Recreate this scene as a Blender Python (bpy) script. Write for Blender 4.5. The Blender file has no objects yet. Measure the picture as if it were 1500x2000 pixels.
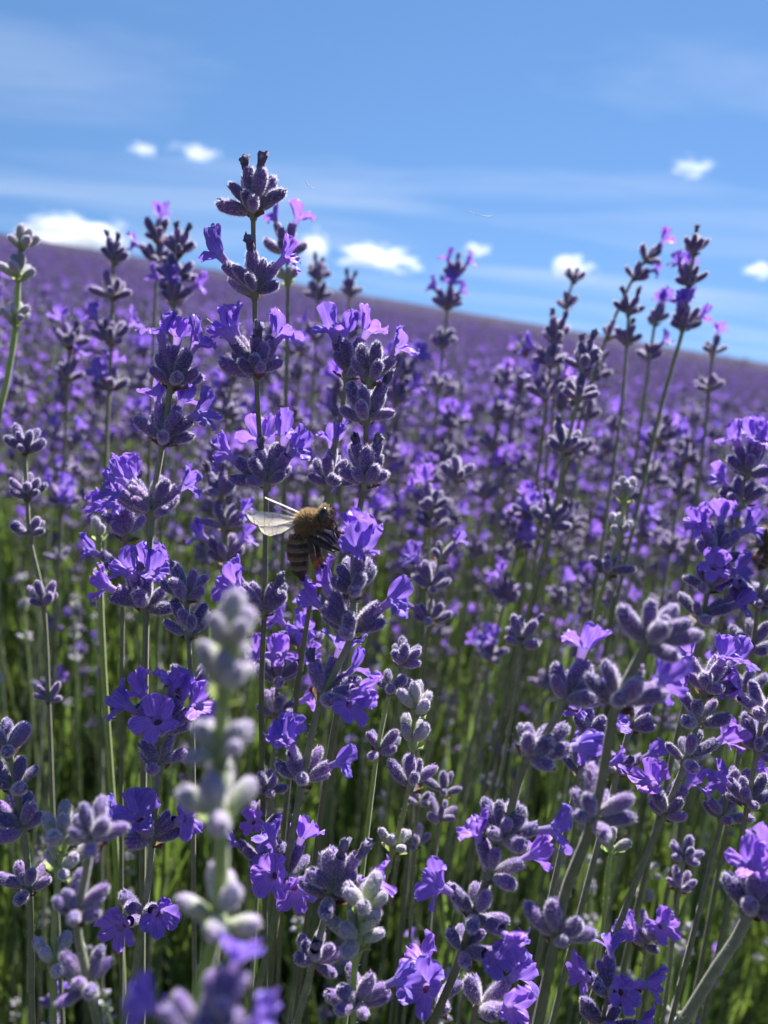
import bpy, math, random
import numpy as np
from mathutils import Vector, Matrix, Euler

# ------------------------------------------------------------------ camera, sky, sun, exposure
sc = bpy.context.scene
COL = sc.collection
MM = 0.001
CAM = Vector((0.0, 0.0, 0.60))
PITCH, ROLL, F = math.radians(-13), math.radians(5), 1500.0
FW = Vector((0, math.cos(PITCH), math.sin(PITCH)))
_x0 = Vector((1, 0, 0)); _u0 = _x0.cross(FW)
RT = _x0 * math.cos(ROLL) + _u0 * math.sin(ROLL)
UP = _u0 * math.cos(ROLL) - _x0 * math.sin(ROLL)

cam_data = bpy.data.cameras.new('camera')
cam = bpy.data.objects.new('camera', cam_data); COL.objects.link(cam)
cam.matrix_world = Matrix(((RT.x, UP.x, -FW.x, CAM.x), (RT.y, UP.y, -FW.y, CAM.y), (RT.z, UP.z, -FW.z, CAM.z), (0, 0, 0, 1)))
cam_data.sensor_fit = 'VERTICAL'; cam_data.sensor_height = 26 / 0.75; cam_data.lens = 26
cam_data.clip_start = 0.005; cam_data.clip_end = 60000
cam_data.dof.use_dof = True; cam_data.dof.focus_distance = 0.119; cam_data.dof.aperture_fstop = 19.0
sc.camera = cam

SUN_AZ, SUN_EL = math.radians(24), math.radians(53)
world = bpy.data.worlds.new('World'); sc.world = world; world.use_nodes = True
wn, wl = world.node_tree.nodes, world.node_tree.links
wn.clear()
w_out = wn.new('ShaderNodeOutputWorld'); w_bg = wn.new('ShaderNodeBackground')
sky = wn.new('ShaderNodeTexSky'); sky.sky_type = 'NISHITA'; sky.sun_disc = False
sky.sun_elevation = SUN_EL; sky.sun_rotation = SUN_AZ
sky.altitude = 300; sky.air_density = 1.0; sky.dust_density = 0.0; sky.ozone_density = 2.2
w_bg.inputs['Strength'].default_value = 0.055
hs = wn.new('ShaderNodeHueSaturation'); hs.inputs['Saturation'].default_value = 1.14; hs.inputs['Value'].default_value = 1.0
wl.new(sky.outputs[0], hs.inputs['Color'])
sky_tc = wn.new('ShaderNodeTexCoord'); sky_mp = wn.new('ShaderNodeMapping'); sky_mp.inputs['Location'].default_value = (0, 0, 0.30); wl.new(sky_tc.outputs['Generated'], sky_mp.inputs['Vector'])
sky_nm = wn.new('ShaderNodeVectorMath'); sky_nm.operation = 'NORMALIZE'; wl.new(sky_mp.outputs[0], sky_nm.inputs[0]); wl.new(sky_nm.outputs[0], sky.inputs['Vector'])
# thin cirrus veils: noise stretched on the cloud plane, the same all round the sky
geo = wn.new('ShaderNodeTexCoord'); sep = wn.new('ShaderNodeSeparateXYZ'); wl.new(geo.outputs['Generated'], sep.inputs[0])
def wmath(op, a, b=None):
    n = wn.new('ShaderNodeMath'); n.operation = op
    for i, v in enumerate((a, b)):
        if v is None: continue
        if hasattr(v, 'links'): wl.new(v, n.inputs[i])
        else: n.inputs[i].default_value = v
    return n.outputs[0]
zz = wmath('ADD', wmath('MAXIMUM', sep.outputs['Z'], 0.0), 0.10)
cx, cy = wmath('DIVIDE', sep.outputs['X'], zz), wmath('DIVIDE', sep.outputs['Y'], zz)
cmb = wn.new('ShaderNodeCombineXYZ'); wl.new(cx, cmb.inputs[0]); wl.new(cy, cmb.inputs[1])
mp = wn.new('ShaderNodeMapping'); mp.inputs['Rotation'].default_value = (0, 0, math.radians(-16)); mp.inputs['Scale'].default_value = (0.3, 0.8, 1)
mp.inputs['Location'].default_value = (3.1, 0.4, 0)
wl.new(cmb.outputs[0], mp.inputs['Vector'])
nz = wn.new('ShaderNodeTexNoise'); nz.inputs['Scale'].default_value = 1.5; nz.inputs['Detail'].default_value = 6; nz.inputs['Roughness'].default_value = 0.52
nz.inputs['Distortion'].default_value = 0.6
wl.new(mp.outputs[0], nz.inputs['Vector'])
rm = wn.new('ShaderNodeMapRange'); rm.inputs['From Min'].default_value = 0.45; rm.inputs['From Max'].default_value = 0.78
rm.inputs['To Max'].default_value = 0.42
wl.new(nz.outputs[0], rm.inputs['Value'])
mixc = wn.new('ShaderNodeMix'); mixc.data_type = 'RGBA'
wl.new(rm.outputs[0], mixc.inputs['Factor']); wl.new(hs.outputs[0], mixc.inputs[6]); mixc.inputs[7].default_value = (5.2, 6.0, 7.4, 1)
wl.new(mixc.outputs[2], w_bg.inputs['Color']); wl.new(w_bg.outputs[0], w_out.inputs['Surface'])

sun_data = bpy.data.lights.new('sun', 'SUN'); sun_data.energy = 5.0; sun_data.angle = math.radians(0.5); sun_data.color = (1.0, 0.955, 0.88)
sun = bpy.data.objects.new('sun', sun_data); COL.objects.link(sun)
SUN = Vector((math.sin(SUN_AZ) * math.cos(SUN_EL), math.cos(SUN_AZ) * math.cos(SUN_EL), math.sin(SUN_EL)))
sun.rotation_euler = (-SUN).to_track_quat('-Z', 'Y').to_euler(); sun.location = (5, 5, 10)

vs = sc.view_settings; vs.view_transform = 'Standard'; vs.look = 'None'; vs.exposure = 1.5; vs.gamma = 1.0; vs.use_curve_mapping = False
cy_ = sc.cycles
cy_.use_denoising = True; cy_.max_bounces = 10; cy_.diffuse_bounces = 4; cy_.glossy_bounces = 3; cy_.transmission_bounces = 6
cy_.transparent_max_bounces = 12; cy_.volume_bounces = 6; cy_.caustics_reflective = False; cy_.caustics_refractive = False
cy_.sample_clamp_indirect = 6.0

# ------------------------------------------------------------------ helpers
def at(px, py, d):
    """photo pixel (1500 x 2000 frame) at depth d along the view axis -> point in the place"""
    return CAM + (FW + RT * ((px - 750) / F) + UP * ((1000 - py) / F)) * d
SX, SY = -0.0781, 0.0420                       # the slope of the hillside
def slope_z(x, y): return SX * x + SY * y

def tag(o, label=None, cat=None, group=None, kind=None):
    if label: o['label'] = label
    if cat: o['category'] = cat
    if group: o['group'] = group
    if kind: o['kind'] = kind
    return o

class MB:
    """collects patches with uv and material index; build() makes one mesh"""
    def __init__(s): s.v, s.f, s.uv, s.m, s.n = [], [], [], [], 0
    def add(s, v, f, uv, m):
        v = np.asarray(v, float); s.v.append(v); s.uv.append(np.asarray(uv, float))
        s.f += [tuple(i + s.n for i in q) for q in f]; s.m += [m] * len(f); s.n += len(v)
    def grid(s, P, UV, m=0, closed=False):
        a, b = P.shape[:2]
        f = []
        for i in range(a - 1):
            for j in range(b if closed else b - 1):
                k = (j + 1) % b
                f.append((i * b + j, i * b + k, (i + 1) * b + k, (i + 1) * b + j))
        s.add(P.reshape(-1, 3), f, UV.reshape(-1, 2), m)
    def merge(s, o, M, mmap=None):
        R = np.array(M.to_3x3()); t = np.array(M.translation)
        for v in o.v: s.v.append(v @ R.T + t)
        s.uv += o.uv
        s.f += [tuple(i + s.n for i in q) for q in o.f]; s.m += [mmap[k] for k in o.m] if mmap else o.m; s.n += o.n
    def mesh(s, name, mats):
        me = bpy.data.meshes.new(name)
        V = np.concatenate(s.v) if s.v else np.zeros((0, 3))
        me.from_pydata(V.tolist(), [], s.f)
        UV = np.concatenate(s.uv)
        ul = me.uv_layers.new(name='UVMap')
        li = np.empty(len(me.loops), np.int32); me.loops.foreach_get('vertex_index', li)
        ul.data.foreach_set('uv', UV[li].astype(np.float32).ravel())
        for m in mats: me.materials.append(m)
        me.polygons.foreach_set('material_index', np.array(s.m, np.int32))
        me.polygons.foreach_set('use_smooth', np.ones(len(me.polygons), bool))
        me.update(); return me

def obj(name, mesh, parent=None, M=None):
    o = bpy.data.objects.new(name, mesh); COL.objects.link(o)
    if parent is not None: o.parent = parent
    if M is not None: o.matrix_local = M
    return o

# ------------------------------------------------------------------ materials
def mat(name):
    m = bpy.data.materials.new(name); m.use_nodes = True
    nt = m.node_tree; nt.nodes.clear()
    return m, nt.nodes, nt.links
def N(n, t, **kw):
    x = n.new(t)
    for k, v in kw.items():
        if k in x.inputs: x.inputs[k].default_value = v
        else: setattr(x, k, v)
    return x
def ramp(n, stops):
    r = n.new('ShaderNodeValToRGB'); e = r.color_ramp.elements
    while len(e) < len(stops): e.new(0.5)
    for k, (p, c) in enumerate(stops):
        e[k].position = p; e[k].color = (*c, 1)
    return r
def mixrgb(n, l, mode, fac, a, b):
    x = n.new('ShaderNodeMix'); x.data_type = 'RGBA'; x.blend_type = mode
    for i, v in ((0, fac), (6, a), (7, b)):
        if hasattr(v, 'links'): l.new(v, x.inputs[i])
        else: x.inputs[i].default_value = v if not isinstance(v, tuple) or len(v) == 4 else (*v, 1)
    return x.outputs[2]

def leafy(name, stops, trans_col, trans=0.4, rough=0.6, sheen=0.0, axis='Y', vein=0.0, jitter=0.06, speck=0.0, hue=0.015, spec=0.35, bump=0.0, nscale=900.0):
    """two-sided plant tissue: colour along the organ (uv), veins, speckle, translucency"""
    m, n, l = mat(name)
    uv = N(n, 'ShaderNodeUVMap'); s = N(n, 'ShaderNodeSeparateXYZ'); l.new(uv.outputs[0], s.inputs[0])
    r = ramp(n, stops); l.new(s.outputs[axis], r.inputs[0]); c = r.outputs[0]
    tc = N(n, 'ShaderNodeTexCoord')
    no = N(n, 'ShaderNodeTexNoise', Scale=nscale, Detail=3.0); l.new(tc.outputs['Object'], no.inputs['Vector'])
    if speck:
        mr = N(n, 'ShaderNodeMapRange'); mr.inputs['From Min'].default_value = 0.35; mr.inputs['From Max'].default_value = 0.7
        mr.inputs['To Min'].default_value = 1 - speck; mr.inputs['To Max'].default_value = 1 + speck; l.new(no.outputs[0], mr.inputs['Value'])
        cc = N(n, 'ShaderNodeCombineColor')
        for k in range(3): l.new(mr.outputs[0], cc.inputs[k])
        c = mixrgb(n, l, 'MULTIPLY', 1.0, c, cc.outputs[0])
    if vein:
        w = N(n, 'ShaderNodeMath', operation='MULTIPLY'); l.new(s.outputs['X'], w.inputs[0]); w.inputs[1].default_value = 34.0
        a = N(n, 'ShaderNodeMath', operation='SINE'); l.new(w.outputs[0], a.inputs[0])
        mr = N(n, 'ShaderNodeMapRange'); mr.inputs['From Min'].default_value = 0.55; mr.inputs['From Max'].default_value = 1.0
        mr.inputs['To Min'].default_value = 0.0; mr.inputs['To Max'].default_value = vein; l.new(a.outputs[0], mr.inputs['Value'])
        c = mixrgb(n, l, 'MULTIPLY', mr.outputs[0], c, (0.55, 0.42, 0.75))
    oi = N(n, 'ShaderNodeObjectInfo')
    hv = N(n, 'ShaderNodeHueSaturation')
    for sock, lo, hi in (('Hue', 0.5 - hue, 0.5 + hue), ('Value', 1 - jitter * 3, 1 + jitter * 3)):
        mr = N(n, 'ShaderNodeMapRange'); mr.inputs['To Min'].default_value = lo; mr.inputs['To Max'].default_value = hi
        l.new(oi.outputs['Random'], mr.inputs['Value']); l.new(mr.outputs[0], hv.inputs[sock])
    l.new(c, hv.inputs['Color']); c = hv.outputs[0]
    p = N(n, 'ShaderNodeBsdfPrincipled', Roughness=rough); l.new(c, p.inputs['Base Color'])
    p.inputs['Specular IOR Level'].default_value = spec
    p.inputs['Sheen Weight'].default_value = sheen; p.inputs['Sheen Roughness'].default_value = 0.45; p.inputs['Sheen Tint'].default_value = (0.9, 0.87, 1, 1)
    if bump:
        b = N(n, 'ShaderNodeBump', Strength=bump, Distance=0.0002); l.new(no.outputs[0], b.inputs['Height']); l.new(b.outputs[0], p.inputs['Normal'])
    out = N(n, 'ShaderNodeOutputMaterial')
    if trans > 0:
        t = N(n, 'ShaderNodeBsdfTranslucent'); tcx = mixrgb(n, l, 'MIX', 0.5, c, trans_col); l.new(tcx, t.inputs['Color'])
        mx = N(n, 'ShaderNodeMixShader'); mx.inputs[0].default_value = trans
        l.new(p.outputs[0], mx.inputs[1]); l.new(t.outputs[0], mx.inputs[2]); l.new(mx.outputs[0], out.inputs[0])
    else: l.new(p.outputs[0], out.inputs[0])
    return m

M_PETAL = leafy('petal_violet', [(0, (0.46, 0.36, 0.74)), (0.3, (0.33, 0.20, 0.68)), (0.75, (0.29, 0.165, 0.68)), (1, (0.41, 0.27, 0.80))], (0.42, 0.21, 0.93), trans=0.42, rough=0.5, vein=0.75, jitter=0.05, hue=0.02, spec=0.3)
M_TUBE = leafy('petal_tube', [(0, (0.40, 0.32, 0.50)), (1, (0.33, 0.22, 0.62))], (0.5, 0.3, 0.8), trans=0.4)
M_THROAT = leafy('flower_throat', [(0, (0.20, 0.09, 0.16)), (1, (0.22, 0.10, 0.14))], (0.3, 0.1, 0.1), trans=0.1)
M_CALYX = leafy('calyx_purple', [(0, (0.25, 0.25, 0.18)), (0.22, (0.20, 0.17, 0.24)), (0.6, (0.135, 0.085, 0.25)), (0.93, (0.13, 0.075, 0.27)), (1, (0.23, 0.16, 0.42))], (0.2, 0.1, 0.35), trans=0.08, rough=0.75, sheen=0.55, jitter=0.09, speck=0.3, hue=0.02, spec=0.2, bump=0.5, nscale=2200)
M_PALE = leafy('calyx_pale', [(0, (0.36, 0.46, 0.17)), (0.35, (0.38, 0.42, 0.27)), (0.75, (0.36, 0.34, 0.40)), (1, (0.33, 0.26, 0.46))], (0.5, 0.55, 0.35), trans=0.16, rough=0.75, sheen=0.6, jitter=0.08, speck=0.22, spec=0.2, bump=0.5, nscale=2200)
M_FUZZ = leafy('fuzz', [(0, (0.80, 0.75, 0.90)), (1, (0.90, 0.86, 0.94))], (0.96, 0.93, 0.98), trans=0.55, jitter=0.0)
M_WITHER = leafy('withered_petal', [(0, (0.17, 0.13, 0.25)), (0.6, (0.10, 0.08, 0.17)), (1, (0.17, 0.15, 0.27))], (0.1, 0.06, 0.15), trans=0.1, speck=0.4, rough=0.8, sheen=0.3, nscale=2500)
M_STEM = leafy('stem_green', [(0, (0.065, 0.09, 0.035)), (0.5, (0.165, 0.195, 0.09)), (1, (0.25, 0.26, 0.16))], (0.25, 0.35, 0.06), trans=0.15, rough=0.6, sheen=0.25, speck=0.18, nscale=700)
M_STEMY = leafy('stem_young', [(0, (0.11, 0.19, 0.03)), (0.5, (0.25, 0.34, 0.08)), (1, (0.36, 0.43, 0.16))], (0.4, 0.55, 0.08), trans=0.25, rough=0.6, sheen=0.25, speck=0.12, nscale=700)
M_BRACT = leafy('bract_brown', [(0, (0.15, 0.14, 0.07)), (0.5, (0.13, 0.07, 0.04)), (1, (0.17, 0.09, 0.05))], (0.3, 0.13, 0.06), trans=0.2, speck=0.3)
M_LEAF = leafy('leaf_green', [(0, (0.050, 0.082, 0.028)), (1, (0.10, 0.145, 0.055))], (0.29, 0.45, 0.06), trans=0.45, rough=0.55, jitter=0.12, hue=0.02, speck=0.15, nscale=500)
WM = [M_CALYX, M_FUZZ, M_PETAL, M_TUBE, M_THROAT, M_WITHER, M_BRACT, M_STEM]     # whorl slot order
WP = [M_PALE, M_FUZZ, M_PETAL, M_TUBE, M_THROAT, M_WITHER, M_STEMY, M_STEMY]

# ------------------------------------------------------------------ organs of a lavender flower
def calyx_mb(rng, L, R, opened=False, seg=20, ring=9, hairs=1150):
    """a ribbed woolly calyx along +z, base at the origin"""
    mb = MB()
    t = np.linspace(0, 1, ring)
    if opened: prof = np.interp(t, [0, .12, .4, .7, .9, 1], [.34, .62, .93, 1.0, .93, .80])
    else: prof = np.interp(t, [0, .12, .4, .68, .86, .95, 1], [.34, .64, .96, 1.0, .80, .52, .10])
    bend = rng.uniform(-.10, .10, 2)
    ph = np.linspace(0, 2 * math.pi, seg, endpoint=False)
    rib = 1 + 0.055 * np.cos(ph * (seg // 2)) + 0.03 * np.sin(3 * ph + rng.uniform(0, 6))
    tt = t if opened else np.concatenate([t[:-1], [1.0]])
    P = np.zeros((ring, seg, 3)); UV = np.zeros((ring, seg, 2))
    for i in range(ring):
        r = R * prof[i] * (1 + (rib - 1) * min(1, 3 * (1 - t[i]) + .2))
        if not opened and i >= ring - 2: r = r * (1 + .16 * np.sin(5 * ph + rng.uniform(0, 6)))
        P[i, :, 0] = r * np.cos(ph) + bend[0] * L * t[i] ** 2; P[i, :, 1] = r * np.sin(ph) + bend[1] * L * t[i] ** 2
        P[i, :, 2] = L * tt[i]
        UV[i, :, 0] = ph / 6.283; UV[i, :, 1] = t[i]
    mb.grid(P, UV, 0, True)
    # one small tooth on the rim, as every calyx has
    a = rng.uniform(0, 6.28); c = np.array([math.cos(a), math.sin(a), 0]); s_ = np.array([-math.sin(a), math.cos(a), 0])
    b0 = np.array([bend[0] * L * .8, bend[1] * L * .8, .86 * L])
    mb.add([b0 + c * R * .8 + s_ * R * .45, b0 + c * R * .8 - s_ * R * .45, b0 + c * R * .75 + [0, 0, .17 * L], b0 + c * R * .55 + [0, 0, .08 * L]],
           [(0, 1, 2), (1, 3, 2), (3, 0, 2)], [(0, .9), (0, .9), (0, 1), (0, .95)], 0)
    V, Fc, U = [], [], []
    for k in range(hairs):
        q = rng.uniform(0.05, 1); f = rng.uniform(0, 2 * math.pi)
        r = R * np.interp(q, t, prof); base = np.array([r * math.cos(f) + bend[0] * L * q * q, r * math.sin(f) + bend[1] * L * q * q, L * q])
        nrm = np.array([math.cos(f), math.sin(f), 0.9 * max(0, q - .7) / .3 + .35]) + rng.normal(0, .35, 3)
        nrm /= np.linalg.norm(nrm)
        ln = rng.uniform(.2, .58) * MM * (R / (1.15 * MM)); w = np.cross(nrm, rng.normal(0, 1, 3)); w *= (.020 if hairs > 200 else .055) * MM / (np.linalg.norm(w) + 1e-12)
        n0 = len(V); V += [base - w, base + w, base + nrm * ln]; Fc.append((n0, n0 + 1, n0 + 2)); U += [(0, 0), (1, 0), (.5, 1)]
    if V: mb.add(V, Fc, U, 1)
    return mb

def lobe(mb, rng, psi, r0, z0, L, W, a0, a1, cup, nu=8, nv=7, ruffle=.12, notch=.12, twist=0., crinkle=1.):
    u = np.linspace(0, 1, nu); v = np.linspace(-1, 1, nv)
    ang = a0 + (a1 - a0) * u ** .8; ej = rng.uniform(0, 6.28, 2)
    dl = L / (nu - 1)
    rr = r0 + np.concatenate([[0], np.cumsum(np.sin(ang[:-1]) * dl)]); zc = z0 + np.concatenate([[0], np.cumsum(np.cos(ang[:-1]) * dl)])
    w = W * np.sqrt(np.clip(1 - ((u - .58) / .62) ** 2, 0, 1)); w[-1] = W * .45; w[0] = max(w[0], W * .38)
    P = np.zeros((nu, nv, 3)); UV = np.zeros((nu, nv, 2)); p1, p2 = rng.uniform(0, 6.28, 2); k1 = rng.uniform(1.6, 3)
    cs, sn = math.cos(psi), math.sin(psi)
    for i in range(nu):
        nr, nzv = -math.cos(ang[i]), math.sin(ang[i])                # the lobe's inner normal in (r, z)
        for j in range(nv):
            lat = w[i] * v[j] * (1 + .10 * math.sin(7 * u[i] + ej[0 if v[j] < 0 else 1]) * abs(v[j]))
            off = cup * W * v[j] ** 2 * u[i] ** .5 + ruffle * W * u[i] * abs(v[j]) * math.sin(p1 + k1 * 3 * u[i] + 2.2 * v[j]) + ruffle * .6 * W * u[i] ** 2 * math.sin(p2 + 5 * v[j]) + twist * lat * u[i] + (crinkle * W * (.25 + u[i]) * .15 * (math.sin(9.5 * v[j] + p2) * (1 - .4 * u[i]) + .8 * math.sin(6 * v[j] + 8 * u[i] + p1)) if nv > 5 else 0)
            back = notch * L * (1 - abs(v[j])) * max(0, u[i] - .8) / .2 + .10 * L * max(0, u[i] - .7) / .3 * v[j] ** 2
            r = rr[i] + nr * off - math.sin(ang[i]) * back; z = zc[i] + nzv * off - math.cos(ang[i]) * back
            P[i, j] = (r * cs - lat * sn, r * sn + lat * cs, z); UV[i, j] = ((v[j] + 1) / 2, u[i])
    mb.grid(P, UV, 2)

def corolla_mb(rng, s=1.0, detail=1.0, wild=1.0):
    """a two-lipped flower along +z (mouth away from the calyx), upper lip towards -x"""
    mb = MB(); seg = 12 if detail >= 1 else 7
    z = np.array([-1.6, 0.6, 2.0, 3.1, 3.7]) * MM * s; r = np.array([.60, .62, .70, .82, .94]) * MM * s
    if detail < 1: z, r = z[[0, 2, 4]], r[[0, 2, 4]]
    ph = np.linspace(0, 2 * math.pi, seg, endpoint=False)
    P = np.stack([np.outer(r, np.cos(ph)), np.outer(r, np.sin(ph)), np.repeat(z[:, None], seg, 1)], -1)
    UV = np.stack([np.repeat(ph[None] / 6.283, len(z), 0), np.repeat(np.linspace(0, 1, len(z))[:, None], seg, 1)], -1)
    mb.grid(P, UV, 3, True)
    k = 8; phk = np.linspace(0, 2 * math.pi, k, endpoint=False)
    mb.add(np.stack([.66 * MM * s * np.cos(phk), .66 * MM * s * np.sin(phk), np.full(k, 2.0 * MM * s)], -1), [tuple(range(k))], np.full((k, 2), .5), 4)
    nu, nv = (11, 11) if detail >= 1 else (5, 4)
    z0, r0 = 3.55 * MM * s, .86 * MM * s
    g = lambda a, b: rng.uniform(a, b)
    D = math.radians
    for sg in (-1, 1):                                               # upper lip
        lobe(mb, rng, math.pi + sg * D(g(26, 36)), r0, z0, g(4.5, 5.6) * MM * s, g(1.7, 2.2) * MM * s, D(g(5, 25)), D(g(20, 80)), g(-.25, .35), nu, nv, .16 * wild, g(.02, .16), g(-.3, .3) * wild)
    for c in (-1, 0, 1):                                             # lower lip
        lobe(mb, rng, c * D(g(56, 68)), r0, z0, g(3.3, 4.5) * MM * s, g(1.15, 1.6) * MM * s, D(g(25, 55)), D(g(70, 130)), g(-.3, .3), nu, nv, .2 * wild, g(.0, .15), g(-.35, .35) * wild)
    return mb

def wither_mb(rng, s=1.0, detail=1.0):
    """a spent corolla: a thin shrivelled tube with a crumpled frill"""
    mb = MB(); seg = 10 if detail >= 1 else 6; ring = 9 if detail >= 1 else 5
    t = np.linspace(0, 1, ring); L = rng.uniform(3.0, 4.6) * MM * s
    r = np.interp(t, [0, .3, .62, .8, .93, 1], [.62, .62, .85, 1.0, .95, .45]) * .92 * MM * s
    ph = np.linspace(0, 2 * math.pi, seg, endpoint=False)
    P = np.zeros((ring, seg, 3)); UV = np.zeros((ring, seg, 2)); b = rng.uniform(-.12, .12, 2)
    for i in range(ring):
        q = r[i] * (1 + rng.normal(0, .10 + .28 * t[i] ** 3, seg))
        P[i, :, 0] = q * np.cos(ph) + b[0] * L * t[i] ** 2; P[i, :, 1] = q * np.sin(ph) + b[1] * L * t[i] ** 2
        P[i, :, 2] = L * t[i] - .8 * MM * s + rng.normal(0, .09 * L * t[i] ** 3, seg); UV[i, :, 1] = t[i]
    mb.grid(P, UV, 5, True)
    return mb

def bract_mb(rng, s=1.0, young=False, detail=1.0):
    """the green cushion and papery bracts below a whorl"""
    mb = MB(); seg = 8
    ph = np.linspace(0, 2 * math.pi, seg, endpoint=False)
    z = np.array([-1.4, -.6, .3, 1.1]) * MM * s; r = np.array([.5, .78, 1.0, .55]) * MM * s
    P = np.stack([np.outer(r, np.cos(ph)), np.outer(r, np.sin(ph)), np.repeat(z[:, None], seg, 1)], -1)
    mb.grid(P, np.full((4, seg, 2), .9), 7, True)
    for k in range(rng.integers(1, 4)):
        lobe_b(mb, rng, k * math.pi + rng.normal(0, .5), .7 * MM * s, -.9 * MM * s, rng.uniform(1.4, 2.6) * MM * s, rng.uniform(.7, 1.1) * MM * s, math.radians(rng.uniform(40, 70)), math.radians(rng.uniform(45, 85)))
    return mb
def lobe_b(mb, rng, psi, r0, z0, L, W, a0, a1):
    k = MB(); lobe(k, rng, psi, r0, z0, L, W, a0, a1, .35, 5, 4, .3, -.2)
    for q in k.v: mb.v.append(q)
    mb.uv += k.uv; mb.f += [tuple(i + mb.n for i in f) for f in k.f]; mb.m += [6] * len(k.f); mb.n += k.n

RNG = np.random.default_rng(7)
def variants(n, fn): return [fn(np.random.default_rng(100 + i)) for i in range(n)]
NV = 7
mb_bud = variants(NV, lambda r: calyx_mb(r, r.uniform(5.2, 6.3) * MM, r.uniform(1.05, 1.22) * MM))
mb_open = variants(NV, lambda r: calyx_mb(r, r.uniform(5.2, 6.0) * MM, r.uniform(1.05, 1.2) * MM, True))
mb_young = variants(NV, lambda r: calyx_mb(r, r.uniform(3.7, 4.9) * MM, r.uniform(.95, 1.12) * MM, hairs=760))
mb_cor = variants(12, lambda r: corolla_mb(r, r.uniform(.82, 1.0), wild=1.6))
mb_wit = variants(6, lambda r: wither_mb(r))
mb_bra = variants(5, lambda r: bract_mb(r))
ME_BUD = [m.mesh('calyx', WM) for m in mb_bud]; ME_OPEN = [m.mesh('calyx_open', WM) for m in mb_open]
ME_YNG = [m.mesh('calyx_young', WP) for m in mb_young]; ME_COR = [m.mesh('corolla', WM) for m in mb_cor]
ME_WIT = [m.mesh('withered_corolla', WM) for m in mb_wit]; ME_BRA = [m.mesh('bract', WM) for m in mb_bra]; ME_BRP = [m.mesh('bract_young', WP) for m in mb_bra]
# plainer organs for stalks farther off
lo_bud = variants(4, lambda r: calyx_mb(r, r.uniform(5.2, 6.3) * MM, r.uniform(1.05, 1.22) * MM, seg=8, ring=6, hairs=110))
lo_open = variants(4, lambda r: calyx_mb(r, r.uniform(5.2, 6.0) * MM, r.uniform(1.05, 1.2) * MM, True, seg=8, ring=5, hairs=100))
lo_young = variants(4, lambda r: calyx_mb(r, r.uniform(3.7, 4.9) * MM, r.uniform(.95, 1.12) * MM, seg=8, ring=6, hairs=100))
lo_cor = variants(6, lambda r: corolla_mb(r, r.uniform(.78, 1.0), .5)); lo_wit = variants(3, lambda r: wither_mb(r, 1, .5))

def whorl_items(rng, n=9, fl=(), wi=(), young=False, spread=60, top=False):
    """[(kind, matrix)] of a whorl in its own frame: z up the stem, azimuth 0 right, 90 away, 180 left, 270 towards the viewer"""
    out = []
    def put(kind, az, th, h, s=1.0):
        M = Matrix.Translation((0, 0, h * MM)) @ Matrix.Rotation(math.radians(az), 4, 'Z') @ Matrix.Rotation(math.radians(th), 4, 'Y') @ Matrix.Translation((0, 0, (.75 if not young else .9) * MM)) @ Matrix.Scale(s, 4)
        out.append((kind, M)); return M
    lowN = max(2, int(round(n * .6))) if not top else max(2, int(round(n * .55)))
    o = rng.uniform(0, 360)
    azl = [o + 360 * k / lowN + rng.uniform(-20, 20) for k in range(lowN)]
    for a in azl: put('bud', a, spread + 6 + rng.uniform(-15, 10), rng.uniform(-.6, .5), rng.uniform(.68, 1.0))
    m = n - lowN
    for k in range(m):
        a = o + 180 / lowN + 360 * k / max(1, m) + rng.uniform(-20, 20)
        put('bud', a, spread * .58 + rng.uniform(-15, 15), rng.uniform(0, 1.0), rng.uniform(.70, 1.04))
    for a in fl:
        th = 44
        if isinstance(a, (tuple, list)): a, th = a
        M = put('open', a + rng.uniform(-4, 4), th + rng.uniform(-4, 4), rng.uniform(.2, .9), rng.uniform(.86, .98))
        out.append(('flower', M @ Matrix.Translation((0, 0, 4.1 * MM)) @ Matrix.Rotation(rng.uniform(-.45, .45), 4, 'Z') @ Matrix.Rotation(rng.uniform(-.14, .14), 4, 'Y')))
    for a in wi:
        th = 20
        if isinstance(a, (tuple, list)): a, th = a
        M = put('open', a, th, rng.uniform(.3, 1.0), .9)
        out.append(('wither', M @ Matrix.Translation((0, 0, 5.4 * MM))))
    return out

def add_whorl(parent, M, items, rng, young, s=1.0):
    """the whorl as a part (its bracts) with every calyx and corolla a sub-part"""
    w = obj('whorl', (ME_BRP if young else ME_BRA)[rng.integers(len(ME_BRA))], parent, M @ Matrix.Scale(s, 4))
    for kind, m in items:
        if kind == 'flower': obj('corolla', ME_COR[rng.integers(len(ME_COR))], w, m)
        elif kind == 'wither': obj('withered_corolla', ME_WIT[rng.integers(len(ME_WIT))], w, m)
        elif young: obj('calyx', ME_YNG[rng.integers(NV)], w, m)
        else: obj('calyx', (ME_OPEN if kind == 'open' else ME_BUD)[rng.integers(NV)], w, m)
    return w

def catmull(pts, per=6):
    P = [np.array(p, float) for p in pts]; P = [2 * P[0] - P[1]] + P + [2 * P[-1] - P[-2]]
    out = []
    for i in range(1, len(P) - 2):
        for k in range(per):
            t = k / per
            out.append(.5 * (2 * P[i] + (P[i + 1] - P[i - 1]) * t + (2 * P[i - 1] - 5 * P[i] + 4 * P[i + 1] - P[i + 2]) * t * t + (3 * P[i] - P[i - 1] - 3 * P[i + 1] + P[i + 2]) * t ** 3))
    out.append(P[-2]); return np.array(out)

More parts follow.
